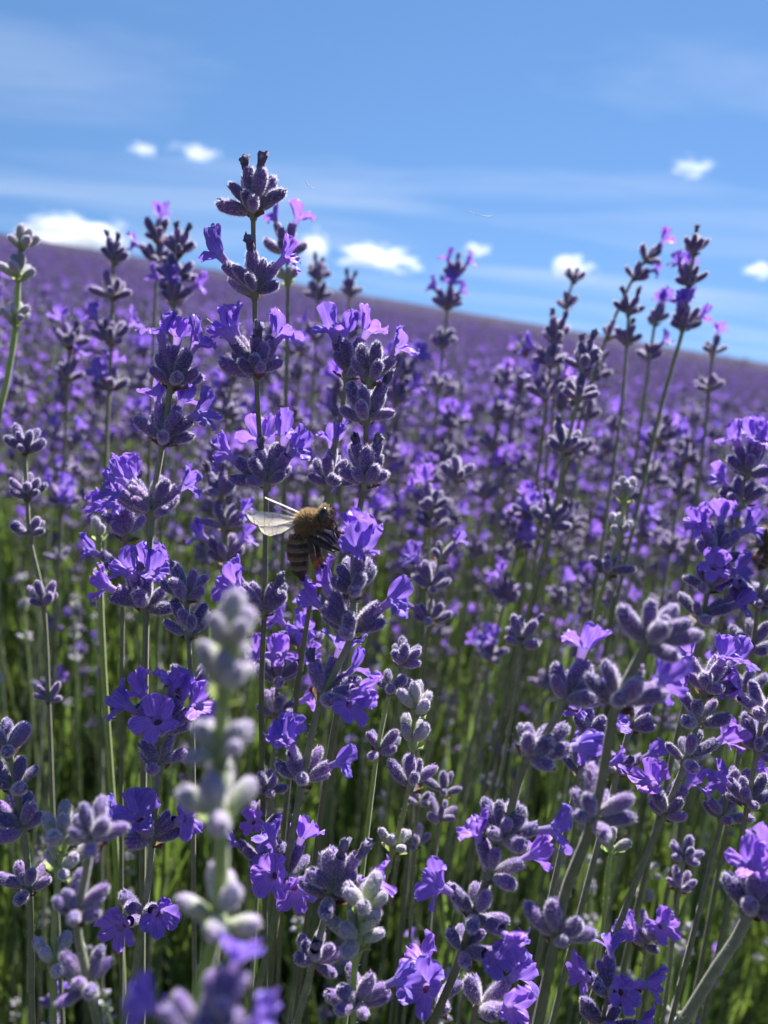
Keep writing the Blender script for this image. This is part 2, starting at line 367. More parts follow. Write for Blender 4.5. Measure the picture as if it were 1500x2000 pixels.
def stem_mb(path, r_top, r_bot, rng, seg=8, hair=0, hair_from=0.0, mi=0, hm=1):
    """a square, grooved stem along the path (base first)"""
    mb = MB(); n = len(path); T = np.gradient(path, axis=0); T /= np.linalg.norm(T, axis=1)[:, None]
    X = np.array([1., .2, 0]); ph = np.linspace(0, 2 * math.pi, seg, endpoint=False) + rng.uniform(0, 1)
    sq = 1 + (.12 * np.cos(4 * (ph - ph[0])) if seg >= 8 else 0 * ph)
    P = np.zeros((n, seg, 3)); UV = np.zeros((n, seg, 2)); t = np.linspace(0, 1, n); fr = []
    for i in range(n):
        x = X - T[i] * X.dot(T[i]); x /= np.linalg.norm(x); y = np.cross(T[i], x); r = r_bot + (r_top - r_bot) * t[i]
        P[i] = path[i] + r * ((sq * np.cos(ph))[:, None] * x + (sq * np.sin(ph))[:, None] * y); UV[i, :, 0] = ph / 6.283; UV[i, :, 1] = t[i]; fr.append((x, y, r))
    mb.grid(P, UV, mi, True)
    V, Fc, U = [], [], []
    for k in range(hair):
        q = rng.uniform(hair_from, 1) * (n - 1); i = min(n - 2, int(q)); c = path[i] + (path[i + 1] - path[i]) * (q - i); x, y, r = fr[i]
        a = rng.uniform(0, 6.283); d = x * math.cos(a) + y * math.sin(a); b = c + d * r; d = d + T[i] * rng.uniform(-.2, .5) + rng.normal(0, .25, 3); w = np.cross(d, rng.normal(0, 1, 3)); w *= .014 * MM / np.linalg.norm(w)
        n0 = len(V); V += [b - w, b + w, b + d * rng.uniform(.12, .32) * MM]; Fc.append((n0, n0 + 1, n0 + 2)); U += [(0, 0)] * 3
    if V: mb.add(V, Fc, U, hm)
    return mb

def frame(T, X, pos):
    z = Vector(T).normalized(); x = Vector(X); x = (x - z * x.dot(z)).normalized(); y = z.cross(x)
    return Matrix(((x.x, y.x, z.x, pos.x), (x.y, y.y, z.y, pos.y), (x.z, y.z, z.z, pos.z), (0, 0, 0, 1)))

# ------------------------------------------------------------------ the hillside
def terrain():
    xs = np.concatenate([-np.geomspace(400, .4, 34), [0], np.geomspace(.4, 400, 34)]); ys = np.concatenate([-np.geomspace(60, .5, 16), np.geomspace(.3, 700, 60)])
    X, Y = np.meshgrid(xs, ys)
    D = np.hypot(X, Y)
    Z = SX * X + SY * Y
    back = np.clip((Y - 170) / 130, 0, None); Z = Z - 14 * back ** 2                      # beyond the crest the hill falls away
    Z += .012 * np.sin(X * 3.1) * np.cos(Y * 2.3) * np.clip(D, 0, 1)
    mb = MB(); P = np.stack([X, Y, Z], -1); mb.grid(P, P[..., :2] * .1)
    m, n, l = mat('soil')
    tc = N(n, 'ShaderNodeTexCoord'); a = N(n, 'ShaderNodeTexNoise', Scale=14.0, Detail=8.0); l.new(tc.outputs['Object'], a.inputs['Vector'])
    r = ramp(n, [(.3, (.035, .026, .016)), (.7, (.10, .075, .05))]); l.new(a.outputs[0], r.inputs[0])
    p = N(n, 'ShaderNodeBsdfPrincipled', Roughness=.95); l.new(r.outputs[0], p.inputs['Base Color'])
    b = N(n, 'ShaderNodeBump', Strength=.8, Distance=.02); l.new(a.outputs[0], b.inputs['Height']); l.new(b.outputs[0], p.inputs['Normal'])
    o = N(n, 'ShaderNodeOutputMaterial'); l.new(p.outputs[0], o.inputs[0])
    tag(obj('ground', mb.mesh('ground', [m])), kind='structure', label='bare brown soil of the sloping lavender field')
terrain()

def far_field():
    """the closed lavender canopy of the hill from where single stalks can no longer be told apart"""
    rng = np.random.default_rng(3)
    ys = np.geomspace(6.5, 480, 230); k = np.linspace(-1.25, 1.25, 220)
    Y = np.repeat(ys[:, None], 220, 1); X = ys[:, None] * k[None] * 1.0
    Z = SX * X + SY * Y - 14 * np.clip((Y - 170) / 130, 0, None) ** 2
    amp = np.clip(.012 * Y, .05, .10)
    Z = Z + .45 - np.clip((8.2 - Y) / 1.7, 0, 1) * .22 + amp * .5 * np.sin(X * 2.2 + Y * .9 + .7 * np.sin(Y * .13)) + rng.normal(0, .04, X.shape)
    mb = MB(); P = np.stack([X, Y, Z], -1); mb.grid(P, P[..., :2])
    m, n, l = mat('lavender_canopy')
    tc = N(n, 'ShaderNodeTexCoord'); vo = N(n, 'ShaderNodeTexVoronoi', Scale=26.0); l.new(tc.outputs['Object'], vo.inputs['Vector'])
    no = N(n, 'ShaderNodeTexNoise', Scale=.8, Detail=5.0); l.new(tc.outputs['Object'], no.inputs['Vector'])
    s = N(n, 'ShaderNodeSeparateColor'); l.new(vo.outputs['Color'], s.inputs[0])
    r = ramp(n, [(0, (.024, .022, .028)), (.3, (.030, .022, .055)), (.65, (.036, .025, .085)), (1, (.045, .030, .11))]); l.new(s.outputs[0], r.inputs[0])  # tones darkened overall: the canopy's self-shadow is put into the colour
    c = mixrgb(n, l, 'MULTIPLY', .35, r.outputs[0], no.outputs['Color'])
    p = N(n, 'ShaderNodeBsdfPrincipled', Roughness=.9); l.new(r.outputs[0], p.inputs['Base Color']); p.inputs['Specular IOR Level'].default_value = .1
    b = N(n, 'ShaderNodeBump', Strength=.7, Distance=.05); l.new(vo.outputs['Distance'], b.inputs['Height']); l.new(b.outputs[0], p.inputs['Normal'])
    o = N(n, 'ShaderNodeOutputMaterial'); l.new(p.outputs[0], o.inputs[0])
    tag(obj('lavender_hillside', mb.mesh('lavender_hillside', [m])), kind='stuff', label='far purple lavender covering the hill up to the skyline', cat='lavender field')
far_field()

# ------------------------------------------------------------------ clouds
def clouds():
    m, n, l = mat('cloud')
    tc = N(n, 'ShaderNodeTexCoord'); oi = N(n, 'ShaderNodeObjectInfo')
    off = N(n, 'ShaderNodeVectorMath', operation='SCALE'); l.new(oi.outputs['Location'], off.inputs[0]); off.inputs['Scale'].default_value = .0137
    add = N(n, 'ShaderNodeVectorMath', operation='ADD'); l.new(tc.outputs['Object'], add.inputs[0]); l.new(off.outputs[0], add.inputs[1])
    no = N(n, 'ShaderNodeTexNoise', Scale=1.7, Detail=5.0, Roughness=.55); l.new(add.outputs[0], no.inputs['Vector'])
    ln = N(n, 'ShaderNodeVectorMath', operation='LENGTH'); l.new(tc.outputs['Object'], ln.inputs[0])
    a = N(n, 'ShaderNodeMath', operation='MULTIPLY_ADD'); l.new(no.outputs[0], a.inputs[0]); a.inputs[1].default_value = 2.3; a.inputs[2].default_value = -.48
    b = N(n, 'ShaderNodeMath', operation='SUBTRACT'); l.new(a.outputs[0], b.inputs[0]); l.new(ln.outputs['Value'], b.inputs[1])
    mr = N(n, 'ShaderNodeMapRange', interpolation_type='SMOOTHSTEP'); mr.inputs['From Max'].default_value = .6; mr.inputs['To Max'].default_value = .02; l.new(b.outputs[0], mr.inputs['Value'])
    v = N(n, 'ShaderNodeVolumePrincipled', Anisotropy=.25); v.inputs['Color'].default_value = (.84, .86, .90, 1); l.new(mr.outputs[0], v.inputs['Density'])
    o = N(n, 'ShaderNodeOutputMaterial'); l.new(v.outputs[0], o.inputs['Volume'])
    me = None
    L = [(280, 290, 78, 36, 'small wisp of white cloud beside a flatter cloud, high above the left hill'),
         (383, 299, 108, 40, 'flat white cloud just above the tip of the tallest lavender stalk'),
         (160, 462, 240, 92, 'broad white cloud touching the skyline at the left edge of the hill'),
         (612, 487, 70, 86, 'upright white cloud directly behind the tallest stalk'),
         (740, 506, 178, 66, 'long white cloud standing alone over the middle of the hill'),
         (932, 489, 66, 36, 'small faint cloud above the blurred stalk in the middle of the skyline'),
         (1350, 328, 92, 48, 'small high white cloud in the upper right of the sky'),
         (1113, 525, 108, 58, 'low white cloud behind a thin pale lavender tip'),
         (1480, 527, 84, 38, 'white cloud cut by the right edge of the picture')]
    mb = MB(); ph = np.linspace(0, 2 * math.pi, 20, endpoint=False); th = np.linspace(.001, math.pi - .001, 12)
    P = np.stack([np.outer(np.sin(th), np.cos(ph)), np.outer(np.sin(th), np.sin(ph)), np.repeat(np.cos(th)[:, None], 20, 1)], -1); mb.grid(P[::-1], P[..., :2], 0, True)
    me = mb.mesh('cloud', [m])
    for x, y, w, h, lab in L:
        d0 = (at(x, y, 1) - CAM); el = d0.z / math.hypot(d0.x, d0.y); dist = 1500 / max(.09, el) * .28
        c = CAM + d0 * dist; k = dist / F * 1.18
        o = obj('cloud', me, None, Matrix.Translation(c) @ Matrix.Rotation(math.radians(5 * 0), 4, 'Y') @ Matrix.Diagonal((w / 2 * k, (w + h) / 4 * k, h / 2 * k, 1)))
        tag(o, lab, 'cloud', 'clouds above the hill')
clouds()

# ------------------------------------------------------------------ the stalks one can pick out
def whorl_m(path, T, k, X): return frame(T[k], X, Vector(path[k]))
def hero(label, d, pts, whorls, young=False, r=.55, lean=.0, group=None, s=1.0, seed=0, k0=1.0, hair=420):
    """pts: stem polyline in photo pixels from the top down; whorls: dicts with x, y, n, fl, wi, s"""
    rng = np.random.default_rng(1000 + seed + int(pts[0][0] * 7 + pts[0][1]))
    y0 = pts[0][1]
    dep = lambda y: d * (1 + (.23 + lean) * (y - y0) / F)
    W = [at(x, y, dep(y)) for x, y in pts]
    a, b = W[-2], W[-1]; dirn = (b - a).normalized()
    zg = slope_z(b.x, b.y); dz = b.z - zg
    if dz > .02:                                                     # go on down to the soil, bending upright
        q = b.copy(); dv = dirn.copy()
        if dv.z > -.4: dv = (dv + Vector((0, 0, -.6))).normalized()
        for fr in (.025, .05, .1, .2, .28, .345):
            dv = (dv * .72 + Vector((dv.x * .3, max(dv.y, 0) * .3 + .06, -1)) * .28).normalized(); q = q + dv * (dz * fr / max(.35, -dv.z)); W.append(q.copy())
    base = W[-1].copy()
    path = catmull([(p - base)[:] for p in W[::-1]], 7)
    root = bpy.data.objects.new('lavender_flower_stalk', None); COL.objects.link(root); root.location = base; root.empty_display_size = .01
    tag(root, label, 'lavender', group)
    mats = [M_STEMY if young else M_STEM, M_FUZZ]
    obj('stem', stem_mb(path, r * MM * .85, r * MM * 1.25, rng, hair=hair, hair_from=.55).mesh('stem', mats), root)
    T = np.gradient(path, axis=0)
    for w in whorls:
        P0 = np.array((at(w['x'], w['y'], dep(w['y'])) - base)[:])
        k = int(np.argmin(np.linalg.norm(path - P0, axis=1)))
        if w.get('free'): pos = Vector(P0)
        else: pos = Vector(path[k]) * .35 + Vector(P0) * .65 if np.linalg.norm(path[k] - P0) < 2.5 * MM else Vector(path[k])
        yg = w.get('young', young)
        it = whorl_items(rng, w.get('n', 9), w.get('fl', ()), w.get('wi', ()), yg, w.get('sp', 60))
        add_whorl(root, frame(T[k], RT, pos), it, rng, yg, .94 * s * w.get('s', 1.0))
    return root
def W(x, y, n=9, fl=(), wi=(), **k): return dict(x=x, y=y, n=n, fl=fl, wi=wi, **k)

hero('tallest lavender stalk, dark budded crown against the sky above three flowering whorls', .119,
     [(494, 412), (496, 500), (498, 600), (501, 735), (508, 860), (519, 960), (518, 1080), (516, 1200), (511, 1330), (511, 1450), (516, 1700)],
     [W(495, 414, 11, wi=[(200, 10), (340, 14)], sp=58, s=1.02), W(497, 574, 7, fl=[(176, 50), (355, 42)], wi=[(260, 12)], sp=56), W(501, 728, 12, fl=[(165, 34), (200, 38), (15, 34), (40, 30)], wi=[(300, 16)], sp=62, s=1.02),
      W(522, 945, 8, fl=[(182, 52), (10, 34), (350, 48), (100, 30)], wi=[(250, 8)], sp=60, s=1.05), W(516, 1192, 6, fl=[(230, 50), (180, 40)], wi=[(320, 30)], sp=52)], r=.5)
hero('stalk with four violet flowering whorls left of the tallest stalk', .121,
     [(334, 752), (318, 862), (302, 960), (293, 1060), (286, 1190), (283, 1390), (280, 1550)],
     [W(338, 752, 8, fl=[(120, 12), (350, 20), (200, 22)], sp=60, s=1.0), W(318, 862, 6, fl=[(150, 24), (0, 40), (60, 26)], sp=60), W(296, 1004, 8, fl=[(190, 46), (150, 50), (220, 62), (5, 42)], sp=56), W(281, 1188, 8, fl=[(240, 20), (300, 18), (90, 20), (180, 60)], sp=62)], r=.5)
hero('stalk of two clusters behind the bee head, upper one crowned with violet petals', .128,
     [(678, 736), (663, 830), (648, 905), (638, 970), (615, 1130), (600, 1215), (580, 1360), (560, 1560)],
     [W(678, 732, 6, fl=[(150, 18), (20, 16), (200, 30)], sp=50, s=1.0), W(643, 946, 11, fl=[(150, 10)], sp=64, s=.98)], r=.5)
hero('grey-purple budded stalk above the bee with one flower pointing right', .1235,
     [(716, 815), (714, 870), (711, 945), (700, 1010), (692, 1090), (680, 1250), (640, 1500)],
     [W(724, 745, 5, fl=[(350, 38)], wi=[], sp=42, s=.95, free=1), W(715, 820, 9, wi=[(20, 30)], sp=58, s=1.0), W(716, 942, 11, wi=[(200, 22), (330, 12)], sp=60, s=1.05)], r=.5)
hero('stalk the bee feeds on, violet flowers and silvery rimmed buds', .108,
     [(694, 1085), (691, 1160), (684, 1245), (655, 1310), (626, 1370), (606, 1450), (590, 1530), (565, 1660), (545, 1760), (505, 1930)],
     [W(692, 1160, 7, fl=[(280, 22), (80, 18)], sp=52, s=1.0), W(685, 1238, 8, fl=[(160, 44), (185, 62), (352, 38)], sp=58, s=1.0), W(630, 1362, 4, fl=[(40, 34), (330, 52), (100, 20), (300, 66)], wi=[(170, 40)], sp=60, s=.95),
      W(592, 1524, 6, fl=[(165, 36), (200, 30), (355, 44)], sp=66, s=.9), W(560, 1720, 3, fl=[(250, 56), (290, 70), (60, 20), (170, 30)], sp=60, s=.95)], r=.58)
hero('small unopened star of dark buds below the left flowering stalk', .122,
     [(365, 1168), (368, 1240), (374, 1350), (377, 1480), (378, 1700), (380, 1900)],
     [W(364, 1168, 8, sp=58, s=.95), W(369, 1240, 7, sp=46, s=.95), W(374, 1352, 6, sp=66, s=.95)], r=.4)
hero('very blurred pale green young stalk close to the lens', .058,
     [(450, 1240), (440, 1330), (428, 1480), (431, 1600), (432, 1700), (425, 1800), (395, 1920), (370, 2040)],
     [W(455, 1275, 4, sp=24, s=.86), W(442, 1358, 5, sp=42, s=.86), W(430, 1482, 6, sp=54, s=.82), W(430, 1604, 5, sp=48, s=.98), W(426, 1800, 6, sp=60, s=.9)], young=True, r=.56)
hero('blurred violet flower head at the bottom edge, closest to the lens', .054,
     [(400, 2010), (395, 2080), (385, 2200)], [W(445, 1990, 6, fl=[(60, 20)], sp=50, s=.58), W(390, 2030, 10, fl=[(185, 60), (350, 66)], sp=60, s=.62)], r=.45)
hero('stalk with deep violet open-faced flowers beside the blurred pale stalk', .116,
     [(325, 1340), (312, 1470), (300, 1620), (290, 1720), (278, 1800), (262, 1900), (240, 2000)],
     [W(318, 1440, 3, fl=[(200, 50), (270, 48), (80, 18), (350, 46), (30, 24), (150, 44)], sp=60, s=1.0), W(312, 1500, 6, fl=[], sp=50), W(296, 1640, 5, fl=[(255, 44), (215, 60), (340, 46), (180, 66)], sp=58, s=1.0), W(283, 1790, 3, fl=[(300, 52), (250, 70)], sp=66, s=1.05)], r=.55)
hero('big blurred stalk of silver-edged buds, topmost of the right cluster', .086,
     [(1262, 1262), (1235, 1310), (1200, 1390), (1172, 1540), (1148, 1630), (1105, 1740), (1082, 1850), (1052, 1990)],
     [W(1268, 1258, 10, sp=56, s=.92, wi=[]), W(1205, 1378, 8, sp=58, s=.9, fl=[(30, 70)]), W(1160, 1600, 8, sp=62, s=.92), W(1086, 1836, 7, sp=56, s=.88)], r=.62)
hero('leaning stalk of purple buds crossing behind the big silver-edged stalk', .098,
     [(1105, 1370), (1062, 1440), (1022, 1500), (990, 1610), (958, 1700), (925, 1790), (892, 1890), (845, 2000)],
     [W(1100, 1372, 7, fl=[(120, 10)], sp=54, s=.95), W(1035, 1478, 8, fl=[(20, 56)], sp=56, s=.92), W(978, 1640, 9, fl=[(350, 62)], sp=56, s=.9), W(960, 1712, 3, fl=[(10, 58), (180, 40)], sp=60, s=.85), W(928, 1790, 6, fl=[(188, 58), (300, 70)], sp=60, s=.9), W(905, 1860, 4, fl=[(300, 60), (340, 70)], sp=60, s=.85)], r=.6)
hero('hairy stalk with a broad violet flower at the right', .124,
     [(1378, 1350), (1360, 1420), (1342, 1480), (1318, 1540), (1297, 1590), (1255, 1690), (1200, 1830)],
     [W(1376, 1348, 6, fl=[(280, 20), (20, 40), (180, 40)], sp=60, s=1.0), W(1362, 1408, 5, fl=[(180, 44)], sp=60, s=.95), W(1338, 1484, 6, fl=[(10, 50)], sp=58, s=.95), W(1296, 1594, 7, fl=[(30, 30), (200, 36)], sp=62, s=.95)], r=.5)
hero('thick leaning stalk at the lower right corner with lilac petals', .096,
     [(1470, 1770), (1440, 1830), (1400, 1890), (1350, 1970), (1310, 2030)], [W(1468, 1778, 9, fl=[(200, 30), (330, 24), (90, 15)], sp=56, s=.95)], r=.68)
hero('stalk at the bottom middle with spent blue-grey corollas on top', .106,
     [(650, 1735), (632, 1800), (612, 1880), (590, 1960), (570, 2040)],
     [W(652, 1702, 7, wi=[(250, 8), (350, 24)], fl=[], sp=52, s=.98), W(640, 1752, 6, fl=[(350, 52)], sp=64, s=.95), W(612, 1886, 7, wi=[(260, 30)], sp=62, s=.9)], r=.55)
hero('pale lilac-white budded stalk bottom middle, right of the spent corollas', .101,
     [(712, 1760), (700, 1840), (690, 1920), (690, 2040)], [W(708, 1778, 6, sp=50), W(698, 1838, 7, sp=60), W(702, 1960, 8, sp=56, young=False, s=.9, fl=[(0, 60)])], young=True, r=.5)
hero('small silvery young stalk in sharp focus standing in the dark gap', .124,
     [(812, 1360), (808, 1420), (803, 1500), (790, 1580), (768, 1660), (737, 1770), (690, 1900)],
     [W(812, 1392, 6, sp=34, s=1.0), W(806, 1452, 5, sp=36, s=1.0), W(803, 1535, 6, sp=40, s=.95, young=False), W(769, 1658, 5, sp=52, s=.85)], young=True, r=.42)
hero('short greyish bud cluster above the silvery young stalk', .127,
     [(785, 1290), (765, 1340), (750, 1400), (735, 1480), (720, 1600)], [W(786, 1300, 7, sp=48, young=False, s=.78), W(762, 1350, 6, sp=54, young=False, s=.75), W(742, 1470, 6, sp=60, young=False, s=.8)], young=True, r=.4)
hero('plain light green stem with a small bud tip on the far left meadow', .15,
     [(193, 1040), (195, 1130), (202, 1300), (212, 1450), (222, 1600)], [W(194, 1050, 4, sp=22, s=.8), W(197, 1140, 3, sp=40, s=.85)], young=True, r=.62)
hero('slender stalk of four small bluish bud tiers at the left', .148,
     [(48, 880), (53, 975), (60, 1060), (85, 1180), (95, 1370), (102, 1560)],
     [W(48, 884, 9, sp=60, s=.82), W(52, 972, 9, sp=60, s=.82), W(60, 1048, 6, sp=58, s=.8), W(86, 1180, 8, sp=56, s=.78), W(93, 1368, 5, sp=60, s=.75)], r=.42)
hero('tall pale green young stalk cut by the left edge', .17,
     [(42, 470), (36, 545), (30, 640), (14, 740), (0, 800), (-25, 930)], [W(42, 486, 6, sp=40, s=.95), W(36, 540, 7, sp=52, s=1.0), W(30, 632, 7, sp=50, s=1.0)], young=True, r=.62)
hero('bluish soft-focus bud stalk near the lower left', .082,
     [(180, 1630), (165, 1720), (150, 1800), (168, 1900), (190, 2000)], [W(180, 1642, 8, sp=56, s=.72), W(152, 1788, 8, sp=56, s=.72), W(170, 1925, 7, sp=66, s=.72)], r=.45)
hero('light green stalk with white-green buds left of the bluish one', .1,
     [(122, 1640), (118, 1690), (106, 1800), (105, 1900), (104, 2010)], [W(122, 1650, 6, sp=36), W(118, 1700, 5, sp=44), W(104, 1890, 4, sp=46, s=.9)], young=True, r=.42)
hero('dark budded stalk cut by the left edge below the meadow', .112,
     [(15, 1450), (30, 1530), (45, 1620), (55, 1700), (60, 1800), (62, 1950)],
     [W(14, 1470, 6, sp=48, s=.9), W(26, 1540, 6, sp=58, s=.9), W(44, 1620, 7, fl=[(190, 60)], sp=54, s=.92), W(52, 1740, 6, fl=[(180, 70)], sp=64, s=.85)], r=.5)
hero('dark leaning stalk of three open bud tiers left of the right-hand skyline group', .175,
     [(1140, 690), (1128, 780), (1108, 870), (1082, 1000), (1060, 1080), (1030, 1200), (990, 1350)],
     [W(1140, 722, 9, wi=[(180, 10), (20, 14)], sp=46, s=.98), W(1128, 782, 10, sp=62, s=1.0), W(1098, 880, 9, wi=[(190, 20)], sp=62, s=1.05), W(1072, 1028, 9, wi=[(190, 20), (320, 24)], sp=62, s=1.0)], r=.55)
hero('tall stalk on the right skyline with three flowering tiers against blue sky', .2,
     [(1355, 500), (1345, 560), (1334, 640), (1318, 700), (1290, 800), (1255, 950)],
     [W(1354, 494, 6, wi=[(90, 8)], sp=48, s=.85), W(1344, 556, 8, fl=[(190, 34), (90, 20)], sp=58, s=.85), W(1333, 644, 9, fl=[(180, 24), (220, 26), (10, 56), (80, 15)], sp=60, s=.92)], r=.6)
hero('leaning skyline stalk with a pink-violet tip left of the tallest right stalk', .22,
     [(1266, 500), (1236, 545), (1205, 610), (1180, 670), (1150, 760), (1110, 900)],
     [W(1262, 510, 4, fl=[(10, 12)], sp=50, s=.85), W(1238, 545, 6, fl=[(340, 44)], sp=56, s=.8), W(1190, 660, 5, sp=55, s=.8)], r=.52)
hero('wide dark bud tier on the skyline under the pink-violet tip', .21,
     [(1228, 612), (1224, 680), (1216, 780), (1200, 900)], [W(1226, 614, 8, wi=[(200, 20), (340, 24)], sp=62, s=.85), W(1224, 672, 7, wi=[(20, 14)], sp=50, s=.8)], r=.5)
hero('short skyline stalk with a pink-violet puff between two dark stalks', .23,
     [(1280, 625), (1270, 690), (1255, 800), (1240, 900)], [W(1280, 632, 5, fl=[(60, 14), (20, 20)], sp=56, s=.9), W(1266, 700, 8, fl=[(330, 40)], sp=60, s=.9)], r=.5)
hero('blurred skyline stalk with a violet puff near the right edge', .24,
     [(1392, 690), (1385, 760), (1375, 860), (1360, 980)], [W(1394, 690, 6, fl=[(20, 10)], sp=58, s=.9), W(1382, 760, 8, sp=56)], r=.5)
hero('thin pale lavender tip in front of the low white cloud', .25,
     [(1120, 545), (1106, 600), (1097, 660), (1085, 760), (1070, 900)], [W(1120, 550, 7, sp=52, s=.85), W(1106, 602, 7, sp=46, s=.88)], young=False, r=.5)
hero('soft-focus stalk on the skyline behind the dark leaning stalk', .21,
     [(1082, 650), (1075, 720), (1060, 850), (1040, 1000)], [W(1085, 668, 7, wi=[(180, 12), (0, 20)], sp=46), W(1075, 712, 9, fl=[(180, 50)], sp=60), W(1066, 780, 6, fl=[(200, 40), (320, 40)], sp=60, s=1.1)], r=.5)
hero('blurred flowering stalk alone on the skyline right of the long cloud', .25,
     [(886, 540), (876, 590), (868, 660), (855, 780), (840, 950)], [W(886, 545, 7, fl=[(180, 34), (0, 34)], wi=[(90, 6)], sp=46, s=.95), W(872, 602, 8, fl=[(180, 40), (90, 10), (0, 30), (270, 20)], sp=56, s=1.0), W(862, 680, 9, sp=58), W(855, 760, 9, sp=60)], r=.5)
hero('dark soft-focus stalk against the broad left cloud', .2,
     [(222, 505), (220, 570), (218, 660), (212, 780), (205, 950)], [W(222, 512, 7, wi=[(170, 18), (60, 10)], sp=54, s=.95), W(221, 578, 9, sp=60, s=1.05), W(218, 668, 9, fl=[(180, 40), (0, 44)], sp=58, s=1.05), W(214, 760, 6, fl=[(90, 20), (270, 50)], sp=60)], r=.5)
hero('soft-focus stalk with a violet tip between the left cloud and the tallest stalk', .22,
     [(308, 462), (306, 530), (302, 620), (296, 760)], [W(308, 470, 7, fl=[(90, 8)], sp=58), W(305, 512, 8, fl=[(180, 56)], sp=60)], r=.5)
hero('soft-focus dark crowned stalk close beside the violet-tipped one', .2,
     [(348, 490), (342, 560), (336, 650), (326, 800)], [W(350, 496, 9, wi=[(180, 12), (20, 14)], sp=52), W(344, 548, 9, sp=62, s=1.05), W(338, 590, 7, fl=[(180, 44), (0, 50), (270, 44)], sp=60, s=1.05), W(334, 650, 8, sp=60)], r=.5)
hero('two violet tubes of a stalk hidden behind the tallest stalk crown', .17,
     [(560, 486), (562, 560), (560, 700), (556, 900)], [W(556, 492, 5, fl=[(170, 16), (10, 26)], wi=[], sp=56), W(562, 552, 6, sp=46, young=True)], r=.5)
hero('small dark blurred stalk under the sky right of the upright cloud', .27,
     [(622, 545), (620, 600), (615, 700), (605, 860)], [W(622, 548, 8, wi=[(180, 12), (20, 12)], sp=50), W(620, 584, 9, sp=62), W(616, 660, 8, fl=[(180, 40)], sp=58)], r=.5)
hero('small dark blurred stalk left of the long cloud and below it', .28,
     [(684, 560), (682, 620), (676, 720), (668, 860)], [W(684, 574, 8, wi=[(180, 12), (20, 12)], sp=50), W(680, 660, 8, fl=[(0, 44)], sp=58)], r=.5)
hero('dark violet soft-focus stalk between the left flowering stalk and the tallest stalk', .165,
     [(432, 960), (440, 1010), (442, 1110), (440, 1200), (436, 1350)], [W(432, 972, 8, wi=[(190, 14), (350, 14)], sp=56, s=.95), W(440, 1030, 5, fl=[(330, 50)], sp=60), W(441, 1100, 4, fl=[(190, 40), (350, 40)], sp=60)], r=.48)
hero('bright green-white young stalk at the right in front of the violet mass', .165,
     [(1222, 950), (1215, 1010), (1205, 1060), (1186, 1120), (1160, 1220), (1130, 1350)], [W(1219, 975, 7, sp=30, s=.95), W(1212, 1046, 6, sp=44, s=1.0), W(1188, 1120, 6, sp=56, s=.95, young=False)], young=True, r=.5)
hero('tall right stalk with flowers beside the second bee', .15,
     [(1400, 1080), (1385, 1140), (1370, 1220), (1350, 1320), (1320, 1450)], [W(1396, 1085, 5, fl=[(180, 30), (200, 46), (80, 16), (0, 40)], sp=56), W(1380, 1150, 6, fl=[(250, 40), (300, 50)], sp=60), W(1366, 1210, 5, fl=[(0, 46), (330, 60)], sp=60)], r=.5)
hero('flowering stalk at the right edge above the second bee', .16,
     [(1462, 900), (1450, 960), (1440, 1020), (1425, 1120), (1400, 1260)], [W(1464, 925, 6, fl=[(270, 20), (0, 26), (180, 30), (90, 12)], sp=58), W(1450, 985, 8, fl=[(180, 48), (350, 50)], sp=58)], r=.5)
hero('dark budded stalk under the second bee at the right edge', .15,
     [(1490, 1130), (1480, 1190), (1468, 1280), (1450, 1420)], [W(1482, 1180, 8, fl=[(180, 60)], sp=58), W(1470, 1270, 8, sp=60), W(1460, 1350, 5, fl=[(200, 50)], sp=58)], r=.5)
hero('soft-focus budded stalk at the right edge below the broad violet flower', .125,
     [(1490, 1390), (1478, 1470), (1462, 1560), (1440, 1680)], [W(1492, 1400, 7, fl=[(180, 56)], sp=56, s=.9), W(1482, 1470, 7, sp=60, s=.9), W(1464, 1570, 7, fl=[(190, 50)], sp=58, s=.9)], r=.5)
hero('violet flowers low in the shade at the bottom right', .128,
     [(1190, 1930), (1178, 1990), (1160, 2080)], [W(1190, 1945, 4, fl=[(190, 50), (270, 40), (340, 50), (90, 20)], sp=60), W(1180, 2010, 5, fl=[(260, 56), (330, 60)], sp=60)], r=.45)
hero('single dark violet flower low over the bright leaves at the right', .15,
     [(1265, 1820), (1258, 1880), (1246, 1980)], [W(1264, 1825, 2, fl=[(270, 44)], sp=60), W(1258, 1850, 4, fl=[(200, 40)], sp=60)], r=.42)
hero('lilac flower pair on a thin stem at the bottom edge', .112,
     [(935, 1955), (920, 2010), (905, 2080)], [W(935, 1975, 3, fl=[(20, 40), (300, 50)], sp=56), W(850, 1965, 5, fl=[(180, 30), (230, 40)], sp=56, free=1)], r=.5)
hero('thin stalk with mauve tubes in the green gap right of the bee', .17,
     [(865, 1065), (848, 1140), (838, 1210), (828, 1300), (815, 1450)], [W(862, 1095, 3, fl=[(20, 30)], sp=40, s=.8), W(838, 1150, 7, fl=[(180, 36)], sp=60, s=.95), W(842, 1212, 7, fl=[(190, 60)], sp=64, s=.95)], r=.4)
hero('dark blurred tier of buds hanging in the green gap', .17,
     [(1020, 1255), (1010, 1330), (995, 1420), (970, 1560)], [W(1016, 1258, 8, wi=[(0, 30)], sp=66, s=1.0)], r=.42)
hero('violet and dark stalk behind and right of the bee', .19,
     [(850, 960), (842, 1030), (835, 1100), (828, 1250)], [W(892, 935, 7, sp=58, free=1), W(838, 1000, 9, fl=[(180, 50), (120, 30)], sp=58, s=1.1), W(846, 1035, 6, sp=60)], r=.45)
hero('pale stalk with tiny white buds near the right middle', .14,
     [(1195, 1640), (1190, 1690), (1180, 1790), (1165, 1900)], [W(1195, 1660, 3, sp=34, s=.85)], young=True, r=.36)

